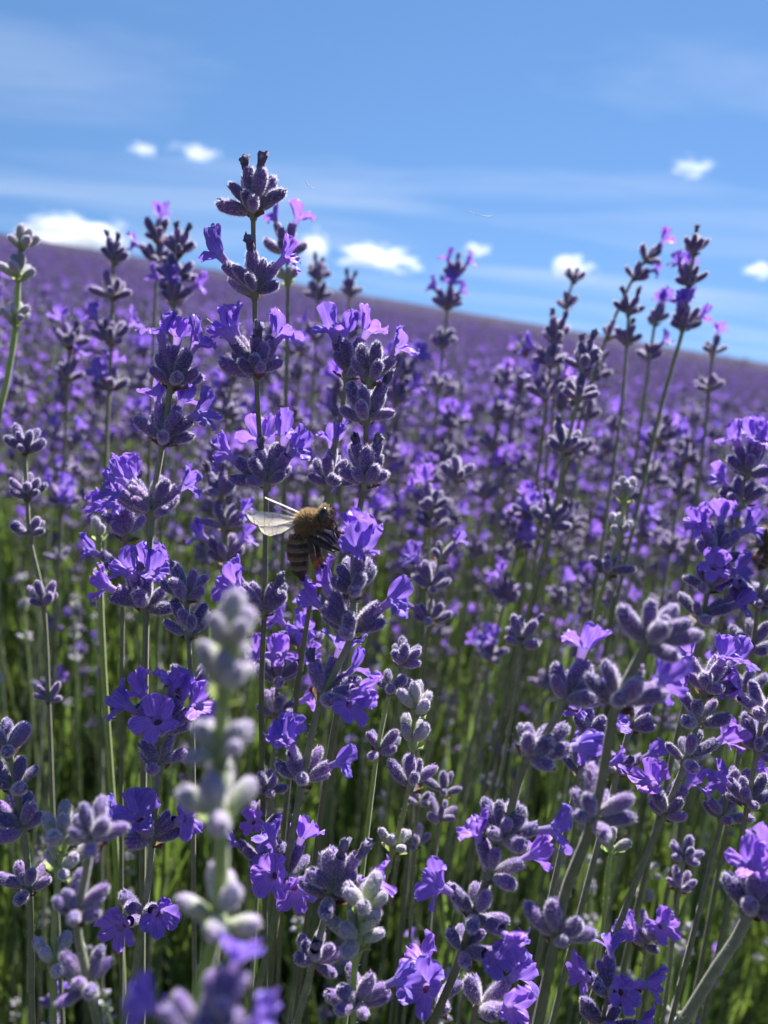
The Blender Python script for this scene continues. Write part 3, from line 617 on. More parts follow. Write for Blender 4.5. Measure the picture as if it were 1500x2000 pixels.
hero('violet flowers half hidden behind the main stem above the blurred pale stalk', .145,
     [(545, 1300), (540, 1360), (536, 1450), (532, 1560)], [W(545, 1330, 5, fl=[(200, 40), (350, 44), (270, 30)], sp=60, s=.95), W(538, 1400, 5, fl=[(0, 60)], sp=60, s=.9)], r=.45)
hero('shaded dark purple buds between the main stem and the leaning stem', .14,
     [(520, 1560), (512, 1620), (505, 1690), (498, 1800)], [W(522, 1545, 7, sp=56, s=.8), W(512, 1620, 7, fl=[(250, 56)], sp=60, s=.85), W(505, 1680, 6, fl=[(290, 50), (190, 56)], sp=60, s=.85)], r=.45)
hero('violet flower behind the leaning stem below the bee', .15,
     [(590, 1240), (582, 1300), (572, 1400), (565, 1520)], [W(588, 1262, 4, fl=[(190, 44), (270, 40), (90, 20)], sp=60, s=.95)], r=.42)
hero('leaning stem with lilac petals between the two large right stalks', .135,
     [(1235, 1400), (1215, 1480), (1190, 1570), (1160, 1680)], [W(1232, 1425, 5, fl=[(180, 40), (20, 36)], sp=58, s=.85), W(1205, 1510, 6, fl=[(10, 56)], sp=58, s=.85)], r=.5)
hero('violet flower glimpsed behind the topmost tier of the leaning bud stalk', .13,
     [(1150, 1420), (1135, 1490), (1115, 1580), (1090, 1690)], [W(1148, 1450, 4, fl=[(200, 30), (330, 40), (90, 20)], sp=60, s=.9), W(1135, 1510, 6, fl=[(350, 60)], sp=60, s=.85)], r=.45)
hero('small blue-grey bud stalk over the bright leaves at the lower right', .15,
     [(1335, 1670), (1328, 1730), (1318, 1810), (1305, 1920)], [W(1336, 1680, 7, sp=54, s=.8), W(1328, 1738, 6, sp=58, s=.78)], r=.42)
hero('dull mauve bud stalk standing in the dark gap', .155,
     [(866, 1540), (858, 1600), (848, 1690), (840, 1800)], [W(866, 1550, 6, sp=50, s=.8), W(858, 1602, 6, sp=60, s=.8)], r=.4)
hero('small lilac bud stalk beside the dull mauve one in the dark gap', .16,
     [(820, 1560), (812, 1630), (806, 1720), (800, 1830)], [W(820, 1570, 6, sp=56, s=.75), W(812, 1650, 5, sp=56, s=.75)], r=.4)
hero('violet flower low behind the left flowering stalk', .14,
     [(245, 1020), (243, 1090), (240, 1180), (238, 1300)], [W(246, 1050, 4, fl=[(250, 30), (90, 20), (180, 44)], sp=58, s=.95), W(243, 1120, 6, fl=[(190, 60)], sp=60, s=.9)], r=.42)
hero('purple bud stalk under the broad violet flower at the right', .135,
     [(1420, 1560), (1405, 1620), (1385, 1700), (1360, 1800)], [W(1422, 1545, 6, fl=[(0, 40)], sp=58, s=.85), W(1408, 1600, 6, sp=60, s=.85)], r=.45)

# ------------------------------------------------------------------ the stalks of the mass behind
def proto(seed, kind):
    """a stalk design: stem path of 0.55 m and its whorls"""
    rng = np.random.default_rng(500 + seed)
    lean = rng.normal(0, .018, 2); bow = rng.normal(0, .012, 2); H = .55
    z = np.linspace(0, H, 12); t = z / H
    path = np.stack([lean[0] * t + bow[0] * np.sin(math.pi * t), lean[1] * t + bow[1] * np.sin(math.pi * t), z], -1)
    path = catmull(path, 3)
    ws = []; h = H - .003; nW = rng.integers(3, 7) if kind != 'young' else rng.integers(3, 6)
    for k in range(nW):
        yg = kind == 'young'
        n = rng.integers(7, 11) if not yg else rng.integers(5, 8)
        fl = [(rng.uniform(0, 360), rng.uniform(18, 62)) for _ in range(rng.integers(0, 4))] if kind == 'bloom' else ([(rng.uniform(0, 360), rng.uniform(18, 60))] if kind == 'bud' and rng.random() < .3 else [])
        wi = [(rng.uniform(0, 360), rng.uniform(6, 28)) for _ in range(rng.integers(0, 3))] if kind != 'young' else []
        ws.append((h, whorl_items(rng, int(n), fl, wi, yg, rng.uniform(50, 66) if not yg else rng.uniform(34, 56)), yg, rng.uniform(.88, 1.05)))
        h -= rng.uniform(.008, .014) * (1 + .35 * k)
        if k == nW - 2 and rng.random() < .5: h -= rng.uniform(.01, .025)
    return dict(path=path, ws=ws, kind=kind, stem=None, seed=seed)

bare_bud = variants(4, lambda r: calyx_mb(r, r.uniform(5.2, 6.3) * MM, r.uniform(1.05, 1.22) * MM, seg=6, ring=5, hairs=0))
def whorl_low(items, young, rng, bare=False):
    mb = MB()
    for kind, m in items:
        if kind == 'flower': mb.merge(lo_cor[rng.integers(6)], m)
        elif kind == 'wither': mb.merge(lo_wit[rng.integers(3)], m)
        elif bare: mb.merge(bare_bud[rng.integers(4)], m)
        elif young: mb.merge(lo_young[rng.integers(4)], m)
        else: mb.merge((lo_open if kind == 'open' else lo_bud)[rng.integers(4)], m)
    mb.merge(bract_mb(rng), Matrix.Identity(4))
    return mb

KINDS = ['bloom'] * 7 + ['bud'] * 5 + ['young'] * 3
PROTO = [proto(i, k) for i, k in enumerate(KINDS)]
def frame_at(p, h):
    path = p['path']; k = int(np.argmin(abs(path[:, 2] - h))); k = min(max(k, 1), len(path) - 2); T = path[k + 1] - path[k - 1]
    f = (h - path[k, 2]); pos = Vector(path[k] + T / T[2] * f)
    return frame(T, (1, 0, 0), pos)
for p in PROTO:
    rng = np.random.default_rng(900 + p['seed']); yg = p['kind'] == 'young'
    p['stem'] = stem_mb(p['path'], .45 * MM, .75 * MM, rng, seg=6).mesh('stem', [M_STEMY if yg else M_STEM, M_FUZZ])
    p['low'] = []
    for h, it, y, s in p['ws']:
        p['low'].append((whorl_low(it, y, rng), frame_at(p, h) @ Matrix.Scale(s, 4)))
    p['low_me'] = [(m.mesh('whorl', WP if yg else WM), M) for m, M in p['low']]
    mb = MB()
    for m, M in p['low']: mb.merge(m, M)
    mb.merge(stem_mb(p['path'][::3], .45 * MM, .8 * MM, rng, seg=4), Matrix.Identity(4), {0: 7, 1: 1})
    p['joined'] = mb.mesh('stalk_in_mass', WP if yg else WM)
    mb = MB()
    for h, it, y, s in p['ws']: mb.merge(whorl_low(it, y, rng, True), frame_at(p, h) @ Matrix.Scale(s, 4))
    mb.merge(stem_mb(p['path'][::6], .45 * MM, .8 * MM, rng, seg=3), Matrix.Identity(4), {0: 7, 1: 1})
    p['far'] = mb.mesh('stalk_far_off', WP if yg else WM)

def project(P):
    v = P - CAM; z = v.dot(FW)
    return (750 + F * v.dot(RT) / z, 1000 - F * v.dot(UP) / z, z) if z > .01 else (-9999, -9999, z)

LOOK = {'bloom': 'flowering violet', 'bud': 'dark budded', 'young': 'pale green young'}
srng = np.random.default_rng(42)
placed = []; n_ind = 0
def skyline_y(x): return 455 + (708 - 455) * x / 1500
cands = []
for _ in range(30000):
    y = math.sqrt(srng.uniform(.235 ** 2, .68 ** 2)); x = srng.uniform(-.60, .60) * y
    cands.append((x, y))
    if len(cands) > 6000: break
def spot_ok(x, y, gap):
    for a, b in placed:
        if (a - x) ** 2 + (b - y) ** 2 < gap * gap: return False
    return True
N_FULL, N_IND = 85, 204
picks = []
for x, y in cands:
    if len(picks) >= N_IND: break
    if not spot_ok(x, y, .010 + .012 * y): continue
    drop = (srng.uniform(.012, .10) if y > .3 else srng.uniform(.02, .10)) + .05 * min(1, max(0, (y - .35) / .3))
    top = .60 - drop * (1 + .15 * y)
    tp = Vector((x, y, slope_z(x, y) + top)); px, py, z = project(tp)
    if py < skyline_y(px) + 25 or px < -60 or px > 1560 or py > 1500: continue
    # the green gap in the middle stays open for near stalks
    if z < .30 and (690 < px < 1050 and py > 900): continue
    if z < .30 and px < 420 and py > skyline_y(px) + 260: continue
    if px < 430 and py > 960: continue
    if z < .30 and py > 1000: continue
    placed.append((x, y)); picks.append((z, x, y, top, px, py))
for _ in range(44):                                                # taller heads that reach up to the skyline
    px = srng.uniform(780, 1490) if srng.random() < .68 else srng.uniform(40, 430); z = srng.uniform(.27, .46); py = skyline_y(px) + srng.uniform(28, 190)
    P = at(px, py, z); top = P.z - slope_z(P.x, P.y)
    if not spot_ok(P.x, P.y, .009): continue
    placed.append((P.x, P.y)); picks.append((z, P.x, P.y, top, px, py))
picks.sort()
ZONES = [(130, 'by the left edge'), (260, 'left of the left flowering stalk'), (400, 'behind the left flowering stalk'), (540, 'behind the tallest stalk'), (660, 'above the bee'), (790, 'behind the stalk above the bee'),
         (920, 'below the lone skyline stalk'), (1050, 'left of the dark leaning stalk'), (1160, 'behind the dark leaning stalk'), (1270, 'below the pink-violet tip'), (1390, 'below the tallest right stalk'), (9999, 'by the right edge')]
def zone(px): return next(t for lim, t in ZONES if px < lim)
TIERS = {3: 'three', 4: 'four', 5: 'five', 6: 'six'}
for i, (z, x, y, top, px, py) in enumerate(picks):
    r_ = srng.random(); kind = 'bloom' if r_ < .56 else ('bud' if r_ < .87 else 'young')
    if z > .5 and kind == 'young' and srng.random() < .5: kind = 'bloom'
    ps = [p for p in PROTO if p['kind'] == kind]; p = ps[srng.integers(len(ps))]
    root = bpy.data.objects.new('lavender_flower_stalk', None); COL.objects.link(root); root.empty_display_size = .01
    root.location = (x, y, slope_z(x, y)); s = top / .55
    root.rotation_euler = (srng.normal(0, .05), srng.normal(0.03, .05), srng.uniform(0, 6.283)); root.scale = (s, s, s)
    dist = 'soft-focus' if z < .36 else ('blurred' if z < .52 else 'tiny blurred')
    tilt = root.rotation_euler.to_matrix() @ Vector((0, 0, 1)); ln_ = 'upright' if abs(tilt.x) < .03 else ('right-leaning' if tilt.x > 0 else 'left-leaning')
    lab = f'{dist} {ln_} {LOOK[kind]} stalk of {TIERS[len(p["ws"])]} tiers {zone(px)}'; g = lab.replace(' stalk of', ' stalks of', 1)
    tag(root, lab, 'lavender', g)
    obj('stem', p['stem'], root)
    if i < N_FULL:
        for h, it, yg, sw in p['ws']: add_whorl(root, frame_at(p, h), it, srng, yg, sw)
    else:
        for me, M in p['low_me']: obj('whorl', me, root, M)

# ------------------------------------------------------------------ what nobody could count: the field beyond and the leaves below
def scatter(name, pts, rot, scl, idx, protos, label, cat):
    col = bpy.data.collections.new(name + '_kinds')
    for k, me in enumerate(protos):
        o = bpy.data.objects.new(f'{name}_{k:03d}', me); col.objects.link(o)
    me = bpy.data.meshes.new(name); me.from_pydata([tuple(p) for p in pts], [], [])
    a = me.attributes.new('rot', 'FLOAT_VECTOR', 'POINT'); a.data.foreach_set('vector', np.asarray(rot, np.float32).ravel())
    a = me.attributes.new('scl', 'FLOAT', 'POINT'); a.data.foreach_set('value', np.asarray(scl, np.float32))
    a = me.attributes.new('idx', 'INT', 'POINT'); a.data.foreach_set('value', np.asarray(idx, np.int32))
    o = obj(name, me)
    ng = bpy.data.node_groups.new(name, 'GeometryNodeTree')
    ng.interface.new_socket('Geometry', in_out='INPUT', socket_type='NodeSocketGeometry'); ng.interface.new_socket('Geometry', in_out='OUTPUT', socket_type='NodeSocketGeometry')
    n, l = ng.nodes, ng.links
    gi, go = n.new('NodeGroupInput'), n.new('NodeGroupOutput'); iop = n.new('GeometryNodeInstanceOnPoints'); ci = n.new('GeometryNodeCollectionInfo')
    ci.inputs['Collection'].default_value = col; ci.inputs['Separate Children'].default_value = True; ci.inputs['Reset Children'].default_value = True
    def attr(nm, t):
        x = n.new('GeometryNodeInputNamedAttribute'); x.data_type = t; x.inputs['Name'].default_value = nm; return x.outputs[0]
    e = n.new('FunctionNodeEulerToRotation'); l.new(attr('rot', 'FLOAT_VECTOR'), e.inputs[0])
    l.new(gi.outputs[0], iop.inputs['Points']); l.new(ci.outputs[0], iop.inputs['Instance']); iop.inputs['Pick Instance'].default_value = True
    l.new(attr('idx', 'INT'), iop.inputs['Instance Index']); l.new(e.outputs[0], iop.inputs['Rotation']); l.new(attr('scl', 'FLOAT'), iop.inputs['Scale'])
    l.new(iop.outputs[0], go.inputs[0])
    md = o.modifiers.new('scatter', 'NODES'); md.node_group = ng
    return tag(o, label, cat, kind='stuff')

def leaf_tuft(seed, tall):
    """one leafy shoot clump: narrow grey-green leaves in opposite pairs on a few upright shoots"""
    rng = np.random.default_rng(seed); mb = MB()
    for s in range(7):
        H = rng.uniform(.12, .24) if not tall else rng.uniform(.24, .40); b = rng.normal(0, .016, 2); ln = rng.normal(0, .06, 2)
        z = np.linspace(0, H, 6); path = np.stack([b[0] + ln[0] * z / H * H * 2, b[1] + ln[1] * z / H * H * 2, z], -1)
        mb.merge(stem_mb(path, .4 * MM, .8 * MM, rng, seg=4), Matrix.Identity(4), {0: 1, 1: 1})
        h = H * (.15 if not tall else .35); k = 0
        while h < H:
            for sd in (0, math.pi):
                L = rng.uniform(.022, .05); Wd = rng.uniform(.5, 1.0) * MM; az = k * 1.571 + sd + rng.normal(0, .3); th = rng.uniform(.12, .6) * (1.1 - .5 * h / H)
                u = np.linspace(0, 1, 5); w = Wd * np.array([.5, 1, 1.1, .9, .35])
                a = th + np.linspace(0, rng.uniform(-.3, .3), 5); rr = np.concatenate([[0], np.cumsum(np.sin(a[:-1]) * L / 4)]); zq = np.concatenate([[0], np.cumsum(np.cos(a[:-1]) * L / 4)])
                c = np.array([np.interp(h, z, path[:, 0]), np.interp(h, z, path[:, 1]), h]); d = np.array([math.cos(az), math.sin(az), 0]); e = np.array([-math.sin(az), math.cos(az), 0])
                mid = c + rr[:, None] * d + zq[:, None] * np.array([0, 0, 1.]); fold = (d * .35 * 1 + np.array([0, 0, .2]))
                P = np.stack([mid + e * w[:, None] - fold * 0, mid - (d * .4 * w[:, None]), mid - e * w[:, None]], 1)
                UV = np.stack([np.repeat(np.array([[0, .5, 1]]), 5, 0), np.repeat(u[:, None], 3, 1)], -1); mb.grid(P, UV, 0)
            h += rng.uniform(.008, .02); k += 1
    return mb.mesh('leaf_clump', [M_LEAF, M_STEMY])
tufts = [leaf_tuft(i, i >= 3) for i in range(6)]
r2 = np.random.default_rng(11)
pts, rot, scl, idx = [], [], [], []
for _ in range(4200):
    y = math.sqrt(r2.uniform(.0, 4.2)) - .05; x = r2.uniform(-.75, .75) * (y + .25)
    near = math.hypot(x, y) < .16
    if y < .40 and r2.random() < .75: continue
    k = r2.integers(0, 3) if near else r2.integers(0, 6)
    pts.append((x, y, slope_z(x, y) - .01)); rot.append((r2.normal(0, .09), r2.normal(.02, .09), r2.uniform(0, 6.28))); scl.append(r2.uniform(.85, 1.15)); idx.append(k)
scatter('lavender_leaves', pts, rot, scl, idx, tufts, 'narrow grey-green leaves and shoots below the flower stalks', 'leaves')

pts, rot, scl, idx = [], [], [], []
kinds_w = np.array([{'bloom': 1.0, 'bud': .55, 'young': .35}[p['kind']] for p in PROTO]); kinds_w /= kinds_w.sum()
for _ in range(900):
    y = math.sqrt(r2.uniform(.20 ** 2, 1.1 ** 2)); x = r2.uniform(-.66, .66) * y; top = .60 - r2.uniform(.13, .30)
    pts.append((x, y, slope_z(x, y))); rot.append((r2.normal(0, .07), r2.normal(.03, .07), r2.uniform(0, 6.28))); scl.append(top / .55); idx.append(r2.integers(12, 15) if r2.random() < .72 else r2.integers(7, 12))
for _ in range(520):
    y = math.sqrt(r2.uniform(.42 ** 2, 1.1 ** 2)); x = r2.uniform(-.45, .66) * y; top = .60 - r2.uniform(.045, .14)
    if project(Vector((x, y, slope_z(x, y) + top)))[1] < skyline_y(project(Vector((x, y, slope_z(x, y) + top)))[0]) + 30: continue
    pts.append((x, y, slope_z(x, y))); rot.append((r2.normal(0, .06), r2.normal(.03, .06), r2.uniform(0, 6.28))); scl.append(top / .55); idx.append(r2.choice(len(PROTO), p=kinds_w))
kinds_f = np.array([{'bloom': .8, 'bud': 1.0, 'young': .6}[p['kind']] for p in PROTO]); kinds_f /= kinds_f.sum()
for rad0, rad1, cnt in ((.60, 1.2, 1000), (1.2, 2.2, 2600), (2.2, 4.5, 7500), (4.5, 9.0, 15000)):
    for _ in range(cnt):
        y = math.sqrt(r2.uniform(rad0 ** 2, rad1 ** 2)); x = r2.uniform(-.72, .72) * y
        top = .60 - r2.uniform(.06, .16) - .015 * min(1, max(0, y - 1))
        px, py, z = project(Vector((x, y, slope_z(x, y) + top)))
        if py < skyline_y(px) + 12: top -= .03
        pts.append((x, y, slope_z(x, y))); rot.append((r2.normal(0, .07), r2.normal(.03, .07), r2.uniform(0, 6.28))); scl.append(top / .55); idx.append(r2.choice(len(PROTO), p=kinds_w if y < 1.3 else kinds_f) + (len(PROTO) if y > 1.8 else 0))
scatter('lavender_mass', pts, rot, scl, idx, [p['joined'] for p in PROTO] + [p['far'] for p in PROTO], 'uncountable blurred lavender stalks filling the field behind', 'lavender field')

# ------------------------------------------------------------------ bees
def bee_parts():
    """a honey bee side-on; built in millimetres: x along the picture right, y up, z towards the viewer"""
    def blob(c, r, ax=None, n=14):
        ph = np.linspace(0, 2 * math.pi, n, endpoint=False); th = np.linspace(.02, math.pi - .02, n // 2 + 2)
        P = np.stack([np.outer(np.sin(th), np.cos(ph)) * r[0], np.outer(np.sin(th), np.sin(ph)) * r[1], np.repeat(np.cos(th)[:, None], n, 1) * r[2]], -1)
        if ax is not None: P = P @ np.array(ax).T
        return P + np.array(c)
    mb = MB()
    def add(P): mb.grid(P, P[..., :2] * 0, 0, True)
    def rotz(a): c, s = math.cos(a), math.sin(a); return [[c, -s, 0], [s, c, 0], [0, 0, 1]]
    add(blob((2.55, 1.2, 0), (1.12, 1.75, 1.55), rotz(-.35)))                  # head
    add(blob((2.95, .1, 0), (.55, .75, .6), rotz(.4)))                         # face and jaws
    add(blob((0.25, .35, 0), (1.95, 1.7, 1.7), rotz(.45)))                   # thorax
    add(blob((1.6, .95, 0), (.8, .8, .8)))
    add(blob((-.75, -1.2, 0), (.75, .8, .7)))                                  # waist
    add(blob((-1.25, -3.3, 0), (1.55, 2.35, 1.55), rotz(.04)))                 # abdomen
    add(blob((-1.05, -5.3, 0), (1.2, 1.75, 1.2), rotz(.12)))
    add(blob((-.72, -6.75, 0), (.5, .95, .5), rotz(.3)))
    def tube(pts, r):
        p = catmull(pts, 4); rr = np.interp(np.linspace(0, 1, len(p)), np.linspace(0, 1, len(r)), r); T = np.gradient(p, axis=0); T /= np.linalg.norm(T, axis=1)[:, None]
        ph = np.linspace(0, 2 * math.pi, 8, endpoint=False); X = np.array([.1, .2, 1.])
        P = np.zeros((len(p), 8, 3))
        for i in range(len(p)):
            x = X - T[i] * X.dot(T[i]); x /= np.linalg.norm(x); y = np.cross(T[i], x); P[i] = p[i] + rr[i] * (np.cos(ph)[:, None] * x + np.sin(ph)[:, None] * y)
        for e, c in ((0, P[0].mean(0)), (-1, P[-1].mean(0))): P[e] = c + (P[e] - c) * .15
        add(P)
    for z in (.75, -.75):
        tube([(1.3, -.7, z * .8), (2.2, -1.1, z * 1.6), (3.1, -1.7, z * 1.7), (3.9, -2.6, z * 1.4)], [.22, .30, .24, .2, .15])
        tube([(.6, -1.3, z), (1.6, -2.1, z * 1.9), (3.0, -2.9, z * 2.1), (4.4, -3.5, z * 1.8)], [.24, .36, .34, .24, .16])
        tube([(-.1, -1.5, z), (.9, -2.6, z * 2.0), (1.25, -4.0, z * 2.1), (1.75, -5.4, z * 1.9), (2.0, -6.0, z * 1.8)], [.25, .36, .40, .46, .26, .16])
        tube([(3.2, 1.0, z * .4), (3.75, .2, z * .8), (3.9, -.9, z * 1.1), (4.3, -1.9, z * 1.2)], [.2, .16, .16, .16])   # antennae
    tube([(3.2, -.3, 0), (3.8, -.7, 0), (4.6, -1.0, 0), (5.2, -1.15, 0)], [.3, .24, .18, .12])                              # tongue
    return mb

def make_bee():
    mb = bee_parts(); tmp = bpy.data.objects.new('tmp', mb.mesh('tmp', [])); COL.objects.link(tmp)
    md = tmp.modifiers.new('r', 'REMESH'); md.mode = 'VOXEL'; md.voxel_size = .11
    sm = tmp.modifiers.new('s', 'SMOOTH'); sm.iterations = 3; sm.factor = .5
    dg = bpy.context.evaluated_depsgraph_get(); me = bpy.data.meshes.new_from_object(tmp.evaluated_get(dg)); me.name = 'bee_body'
    bpy.data.objects.remove(tmp)
    n = len(me.vertices); co = np.empty(n * 3, np.float32); me.vertices.foreach_get('co', co); co = co.reshape(-1, 3)
    nrm = np.empty(n * 3, np.float32); me.vertices.foreach_get('normal', nrm); nrm = nrm.reshape(-1, 3)
    x, y, z = co.T
    col = np.tile(np.array([.030, .020, .014]), (n, 1))
    tho = ((x - .25) / 2.3) ** 2 + ((y - .4) / 2.15) ** 2 + (z / 2.0) ** 2 < 1
    col[tho] = (.13, .085, .04)
    head = (x > 1.7) & (y > -.3) & (abs(z) < 1.6); col[head] = (.07, .05, .03)
    ab = (y < -1.3) & (abs(z) < 1.65) & (x < .45 - .02 * y) & (x > -3.2)
    s = (-1.3 - y) + .12 * (x + 1) ** 2
    band = (np.mod(s, 1.18) / 1.18)
    c = np.where((band < .52)[:, None], np.array([.020, .012, .009]), np.array([.17, .095, .045]))
    edge = np.clip((band - .52) * 12, 0, 1)[:, None]
    c = c * 1.0 + (band > .86)[:, None] * np.array([.12, .10, .06])
    c[s > 5.2] = (.02, .013, .01); col[ab] = c[ab]
    tongue = (x > 3.45) & (y > -1.5) & (abs(z) < .35); col[tongue] = (.30, .10, .06)
    basket = (x > .95) & (y < -3.6) & (abs(z) > 1.0); col[basket] = (.14, .05, .02)
    a = me.color_attributes.new('tint', 'FLOAT_COLOR', 'POINT'); a.data.foreach_set('color', np.concatenate([col, np.ones((n, 1))], 1).astype(np.float32).ravel())
    m, nn, l = mat('bee_body'); at_ = N(nn, 'ShaderNodeAttribute', attribute_name='tint'); p = N(nn, 'ShaderNodeBsdfPrincipled', Roughness=.42); l.new(at_.outputs[0], p.inputs['Base Color'])
    tc = N(nn, 'ShaderNodeTexCoord'); no = N(nn, 'ShaderNodeTexNoise', Scale=5.0, Detail=4.0); l.new(tc.outputs['Object'], no.inputs['Vector'])
    b = N(nn, 'ShaderNodeBump', Strength=.35, Distance=.2); l.new(no.outputs[0], b.inputs['Height']); l.new(b.outputs[0], p.inputs['Normal'])
    o = N(nn, 'ShaderNodeOutputMaterial'); l.new(p.outputs[0], o.inputs[0]); me.materials.append(m)
    me.polygons.foreach_set('use_smooth', np.ones(len(me.polygons), bool))
    # fur: fine hairs on head, thorax and the pale bands
    rng = np.random.default_rng(5); V, Fc, U, mi = [], [], [], []
    fm = MB(); fb = MB()
    ids = np.where(tho | head)[0]; V = []
    def hair(mbx, idl, cnt, l0, l1, droop):
        V, Fc, U = [], [], []
        for i in rng.choice(idl, cnt):
            d = nrm[i] + rng.normal(0, .35, 3) + np.array(droop); d /= np.linalg.norm(d); w = np.cross(d, rng.normal(0, 1, 3)); w *= .042 / np.linalg.norm(w); k = len(V)
            V += [co[i] - w, co[i] + w, co[i] + d * rng.uniform(l0, l1)]; Fc.append((k, k + 1, k + 2)); U += [(0, 0), (0, 0), (0, 1)]
        mbx.add(V, Fc, U, 0)
    hair(fm, np.where(tho)[0], 5200, .25, .62, (0, 0, 0)); hair(fm, np.where(head & (abs(z) < 1.3))[0], 900, .2, .5, (0, 0, 0))
    hair(fm, np.where(ab & (s < .5))[0], 500, .3, .6, (0, -.3, 0)); hair(fm, np.where(ab & (band > .6) & (s < 5.1))[0], 1100, .15, .32, (0, -.8, 0))
    M_FUR = leafy('bee_fur', [(0, (.24, .165, .085)), (1, (.54, .41, .23))], (.75, .58, .32), trans=.42, jitter=0)
    M_POL = leafy('pollen', [(0, (.45, .13, .015)), (1, (.6, .2, .03))], (.8, .3, .03), trans=.15, speck=.3, nscale=6, jitter=0)
    # eye
    em, n3, l3 = mat('bee_eye'); p = N(n3, 'ShaderNodeBsdfPrincipled', Roughness=.16); p.inputs['Base Color'].default_value = (.012, .008, .007, 1); o = N(n3, 'ShaderNodeOutputMaterial'); l3.new(p.outputs[0], o.inputs[0])
    def ell(c, r, ang=0):
        mbx = MB(); ph = np.linspace(0, 2 * math.pi, 16, endpoint=False); th = np.linspace(.01, math.pi - .01, 10)
        P = np.stack([np.outer(np.sin(th), np.cos(ph)) * r[0], np.outer(np.sin(th), np.sin(ph)) * r[1], np.repeat(np.cos(th)[:, None], 16, 1) * r[2]], -1)
        cA, sA = math.cos(ang), math.sin(ang); P = P @ np.array([[cA, -sA, 0], [sA, cA, 0], [0, 0, 1]]).T + np.array(c)
        mbx.grid(P, np.stack([P[..., 0] * 0, (P[..., 1] - c[1]) / r[1] * .5 + .5], -1), 0, True); return mbx
    eye = [ell((2.45, 1.4, sg * 1.12), (.52, 1.08, .5), -.35).mesh('eye', [em]) for sg in (1, -1)]
    pol = [ell((1.55, -4.75, sg * 1.5), (.42, .85, .42), .35).mesh('pollen_load', [M_POL]) for sg in (1, -1)]
    # wings: thin veined membranes
    wm, n4, l4 = mat('bee_wing'); uvn = N(n4, 'ShaderNodeUVMap'); vo = N(n4, 'ShaderNodeTexVoronoi', Scale=5.0, feature='DISTANCE_TO_EDGE'); l4.new(uvn.outputs[0], vo.inputs['Vector'])
    mr = N(n4, 'ShaderNodeMapRange'); mr.inputs['From Max'].default_value = .05; l4.new(vo.outputs['Distance'], mr.inputs['Value'])
    c = mixrgb(n4, l4, 'MIX', mr.outputs[0], (.45, .33, .2), (.95, .89, .76))
    d1 = N(n4, 'ShaderNodeBsdfPrincipled', Roughness=.3); l4.new(c, d1.inputs['Base Color']); t1 = N(n4, 'ShaderNodeBsdfTranslucent'); l4.new(c, t1.inputs['Color'])
    m1 = N(n4, 'ShaderNodeMixShader'); m1.inputs[0].default_value = .5; l4.new(d1.outputs[0], m1.inputs[1]); l4.new(t1.outputs[0], m1.inputs[2])
    tr = N(n4, 'ShaderNodeBsdfTransparent'); m2 = N(n4, 'ShaderNodeMixShader'); m2.inputs[0].default_value = .85; l4.new(tr.outputs[0], m2.inputs[1]); l4.new(m1.outputs[0], m2.inputs[2])
    o = N(n4, 'ShaderNodeOutputMaterial'); l4.new(m2.outputs[0], o.inputs[0])
    def wing(root, tip, width_dir, Wd, name):
        root, tip, wd = map(lambda q: np.array(q, float), (root, tip, width_dir)); L = np.linalg.norm(tip - root); ax = (tip - root) / L; wd = wd - ax * wd.dot(ax); wd /= np.linalg.norm(wd); up = np.cross(ax, wd)
        u = np.linspace(0, 1, 14); v = np.linspace(0, 1, 6); P = np.zeros((14, 6, 3)); UV = np.zeros((14, 6, 2))
        wl_ = Wd * np.interp(u, [0, .12, .4, .7, .9, 1], [.12, .35, .82, 1, .72, .15]); lead = Wd * .10 * np.sin(u * math.pi)
        for i in range(14):
            for j in range(6):
                P[i, j] = root + ax * u[i] * L + wd * (v[j] * wl_[i] - lead[i]) + up * (.14 * math.sin(v[j] * 3.1) + .05 * math.sin(u[i] * 14) * v[j]); UV[i, j] = (u[i], v[j] * .4)
        mbx = MB(); mbx.grid(P, UV, 0); return mbx.mesh(name, [wm])
    wings = [wing((-.9, 1.0, 1.0), (-7.4, 2.0, 2.8), (-.3, -1, .25), 2.0, 'wing'), wing((-1.2, .3, 1.0), (-5.9, .2, 2.4), (-.2, -1, .2), 1.8, 'wing'),
             wing((-.6, 1.5, -1.0), (-6.9, 3.9, -3.2), (.1, -.25, -1), 2.4, 'wing'), wing((-1.0, 1.0, -1.0), (-5.2, 2.6, -3.6), (.1, -.3, -1), 1.7, 'wing')]
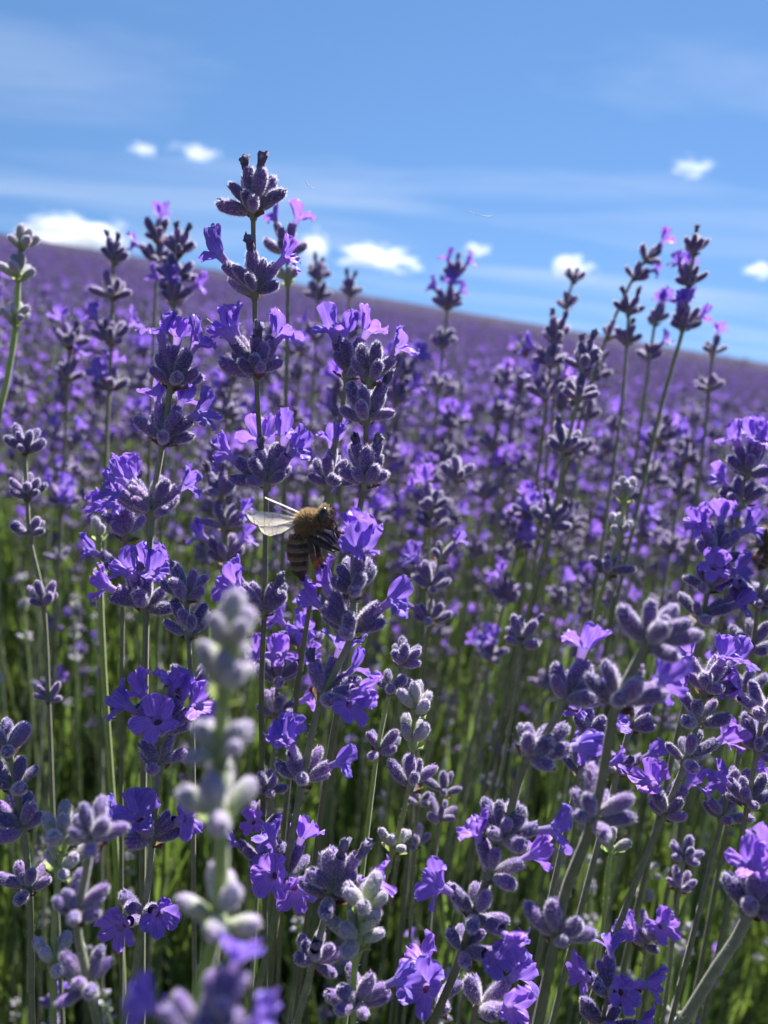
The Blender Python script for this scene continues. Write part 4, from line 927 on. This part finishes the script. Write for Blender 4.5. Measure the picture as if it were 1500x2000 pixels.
    return me, fm.mesh('fur', [M_FUR]), eye, pol, wings
B_BODY, B_FUR, B_EYE, B_POL, B_WING = make_bee()
def bee(px, py, d, rotm, label, s=1.0):
    """origin of the bee lies in its thorax"""
    R = Matrix(((RT.x, UP.x, -FW.x, 0), (RT.y, UP.y, -FW.y, 0), (RT.z, UP.z, -FW.z, 0), (0, 0, 0, 1)))
    o = obj('bee', B_BODY, None, Matrix.Translation(at(px, py, d)) @ R @ rotm @ Matrix.Scale(MM * s, 4)); tag(o, label, 'bee', 'honey bees')
    obj('fur', B_FUR, o)
    for m in B_EYE: obj('eye', m, o)
    for m in B_POL: obj('pollen_load', m, o)
    for m in B_WING: obj('wing', m, o)
bee(599, 1026, .1075, Matrix.Rotation(math.radians(-10), 4, 'Y'), 'striped honey bee hovering at a violet flower beside the tallest stalk', 1.05)
bee(1506, 1060, .19, Matrix.Rotation(math.radians(-30), 4, 'Z') @ Matrix.Rotation(math.radians(170), 4, 'Y'), 'blurred tan bee cut by the right edge among the flowers')

# ------------------------------------------------------------------ drifting spider silk
def silk(a, b, d, label):
    p0, p1 = at(*a, d), at(*b, d * 1.03); mid = (p0 + p1) / 2 + Vector((0, 0, -.0003)); rng = np.random.default_rng(1)
    path = catmull([(p - p0)[:] for p in (p0, mid, p1)], 4)
    m = M_SILK; o = obj('silk_thread', stem_mb(path, .06 * MM, .06 * MM, rng, seg=5).mesh('silk_thread', [m]), None, Matrix.Translation(p0)); tag(o, label, 'silk thread', 'drifting threads of spider silk')
M_SILK, n_, l_ = mat('silk'); p_ = N(n_, 'ShaderNodeBsdfPrincipled', Roughness=.25); p_.inputs['Base Color'].default_value = (.85, .85, .88, 1); o_ = N(n_, 'ShaderNodeOutputMaterial'); l_.new(p_.outputs[0], o_.inputs[0])
silk((596, 354), (616, 369), .13, 'tiny bright silk thread in the sky beside the tallest crown')
silk((912, 411), (962, 423), .14, 'thin bright silk thread adrift in the open sky')
silk((404, 622), (436, 640), .13, 'short silk thread caught left of the tallest stalk')
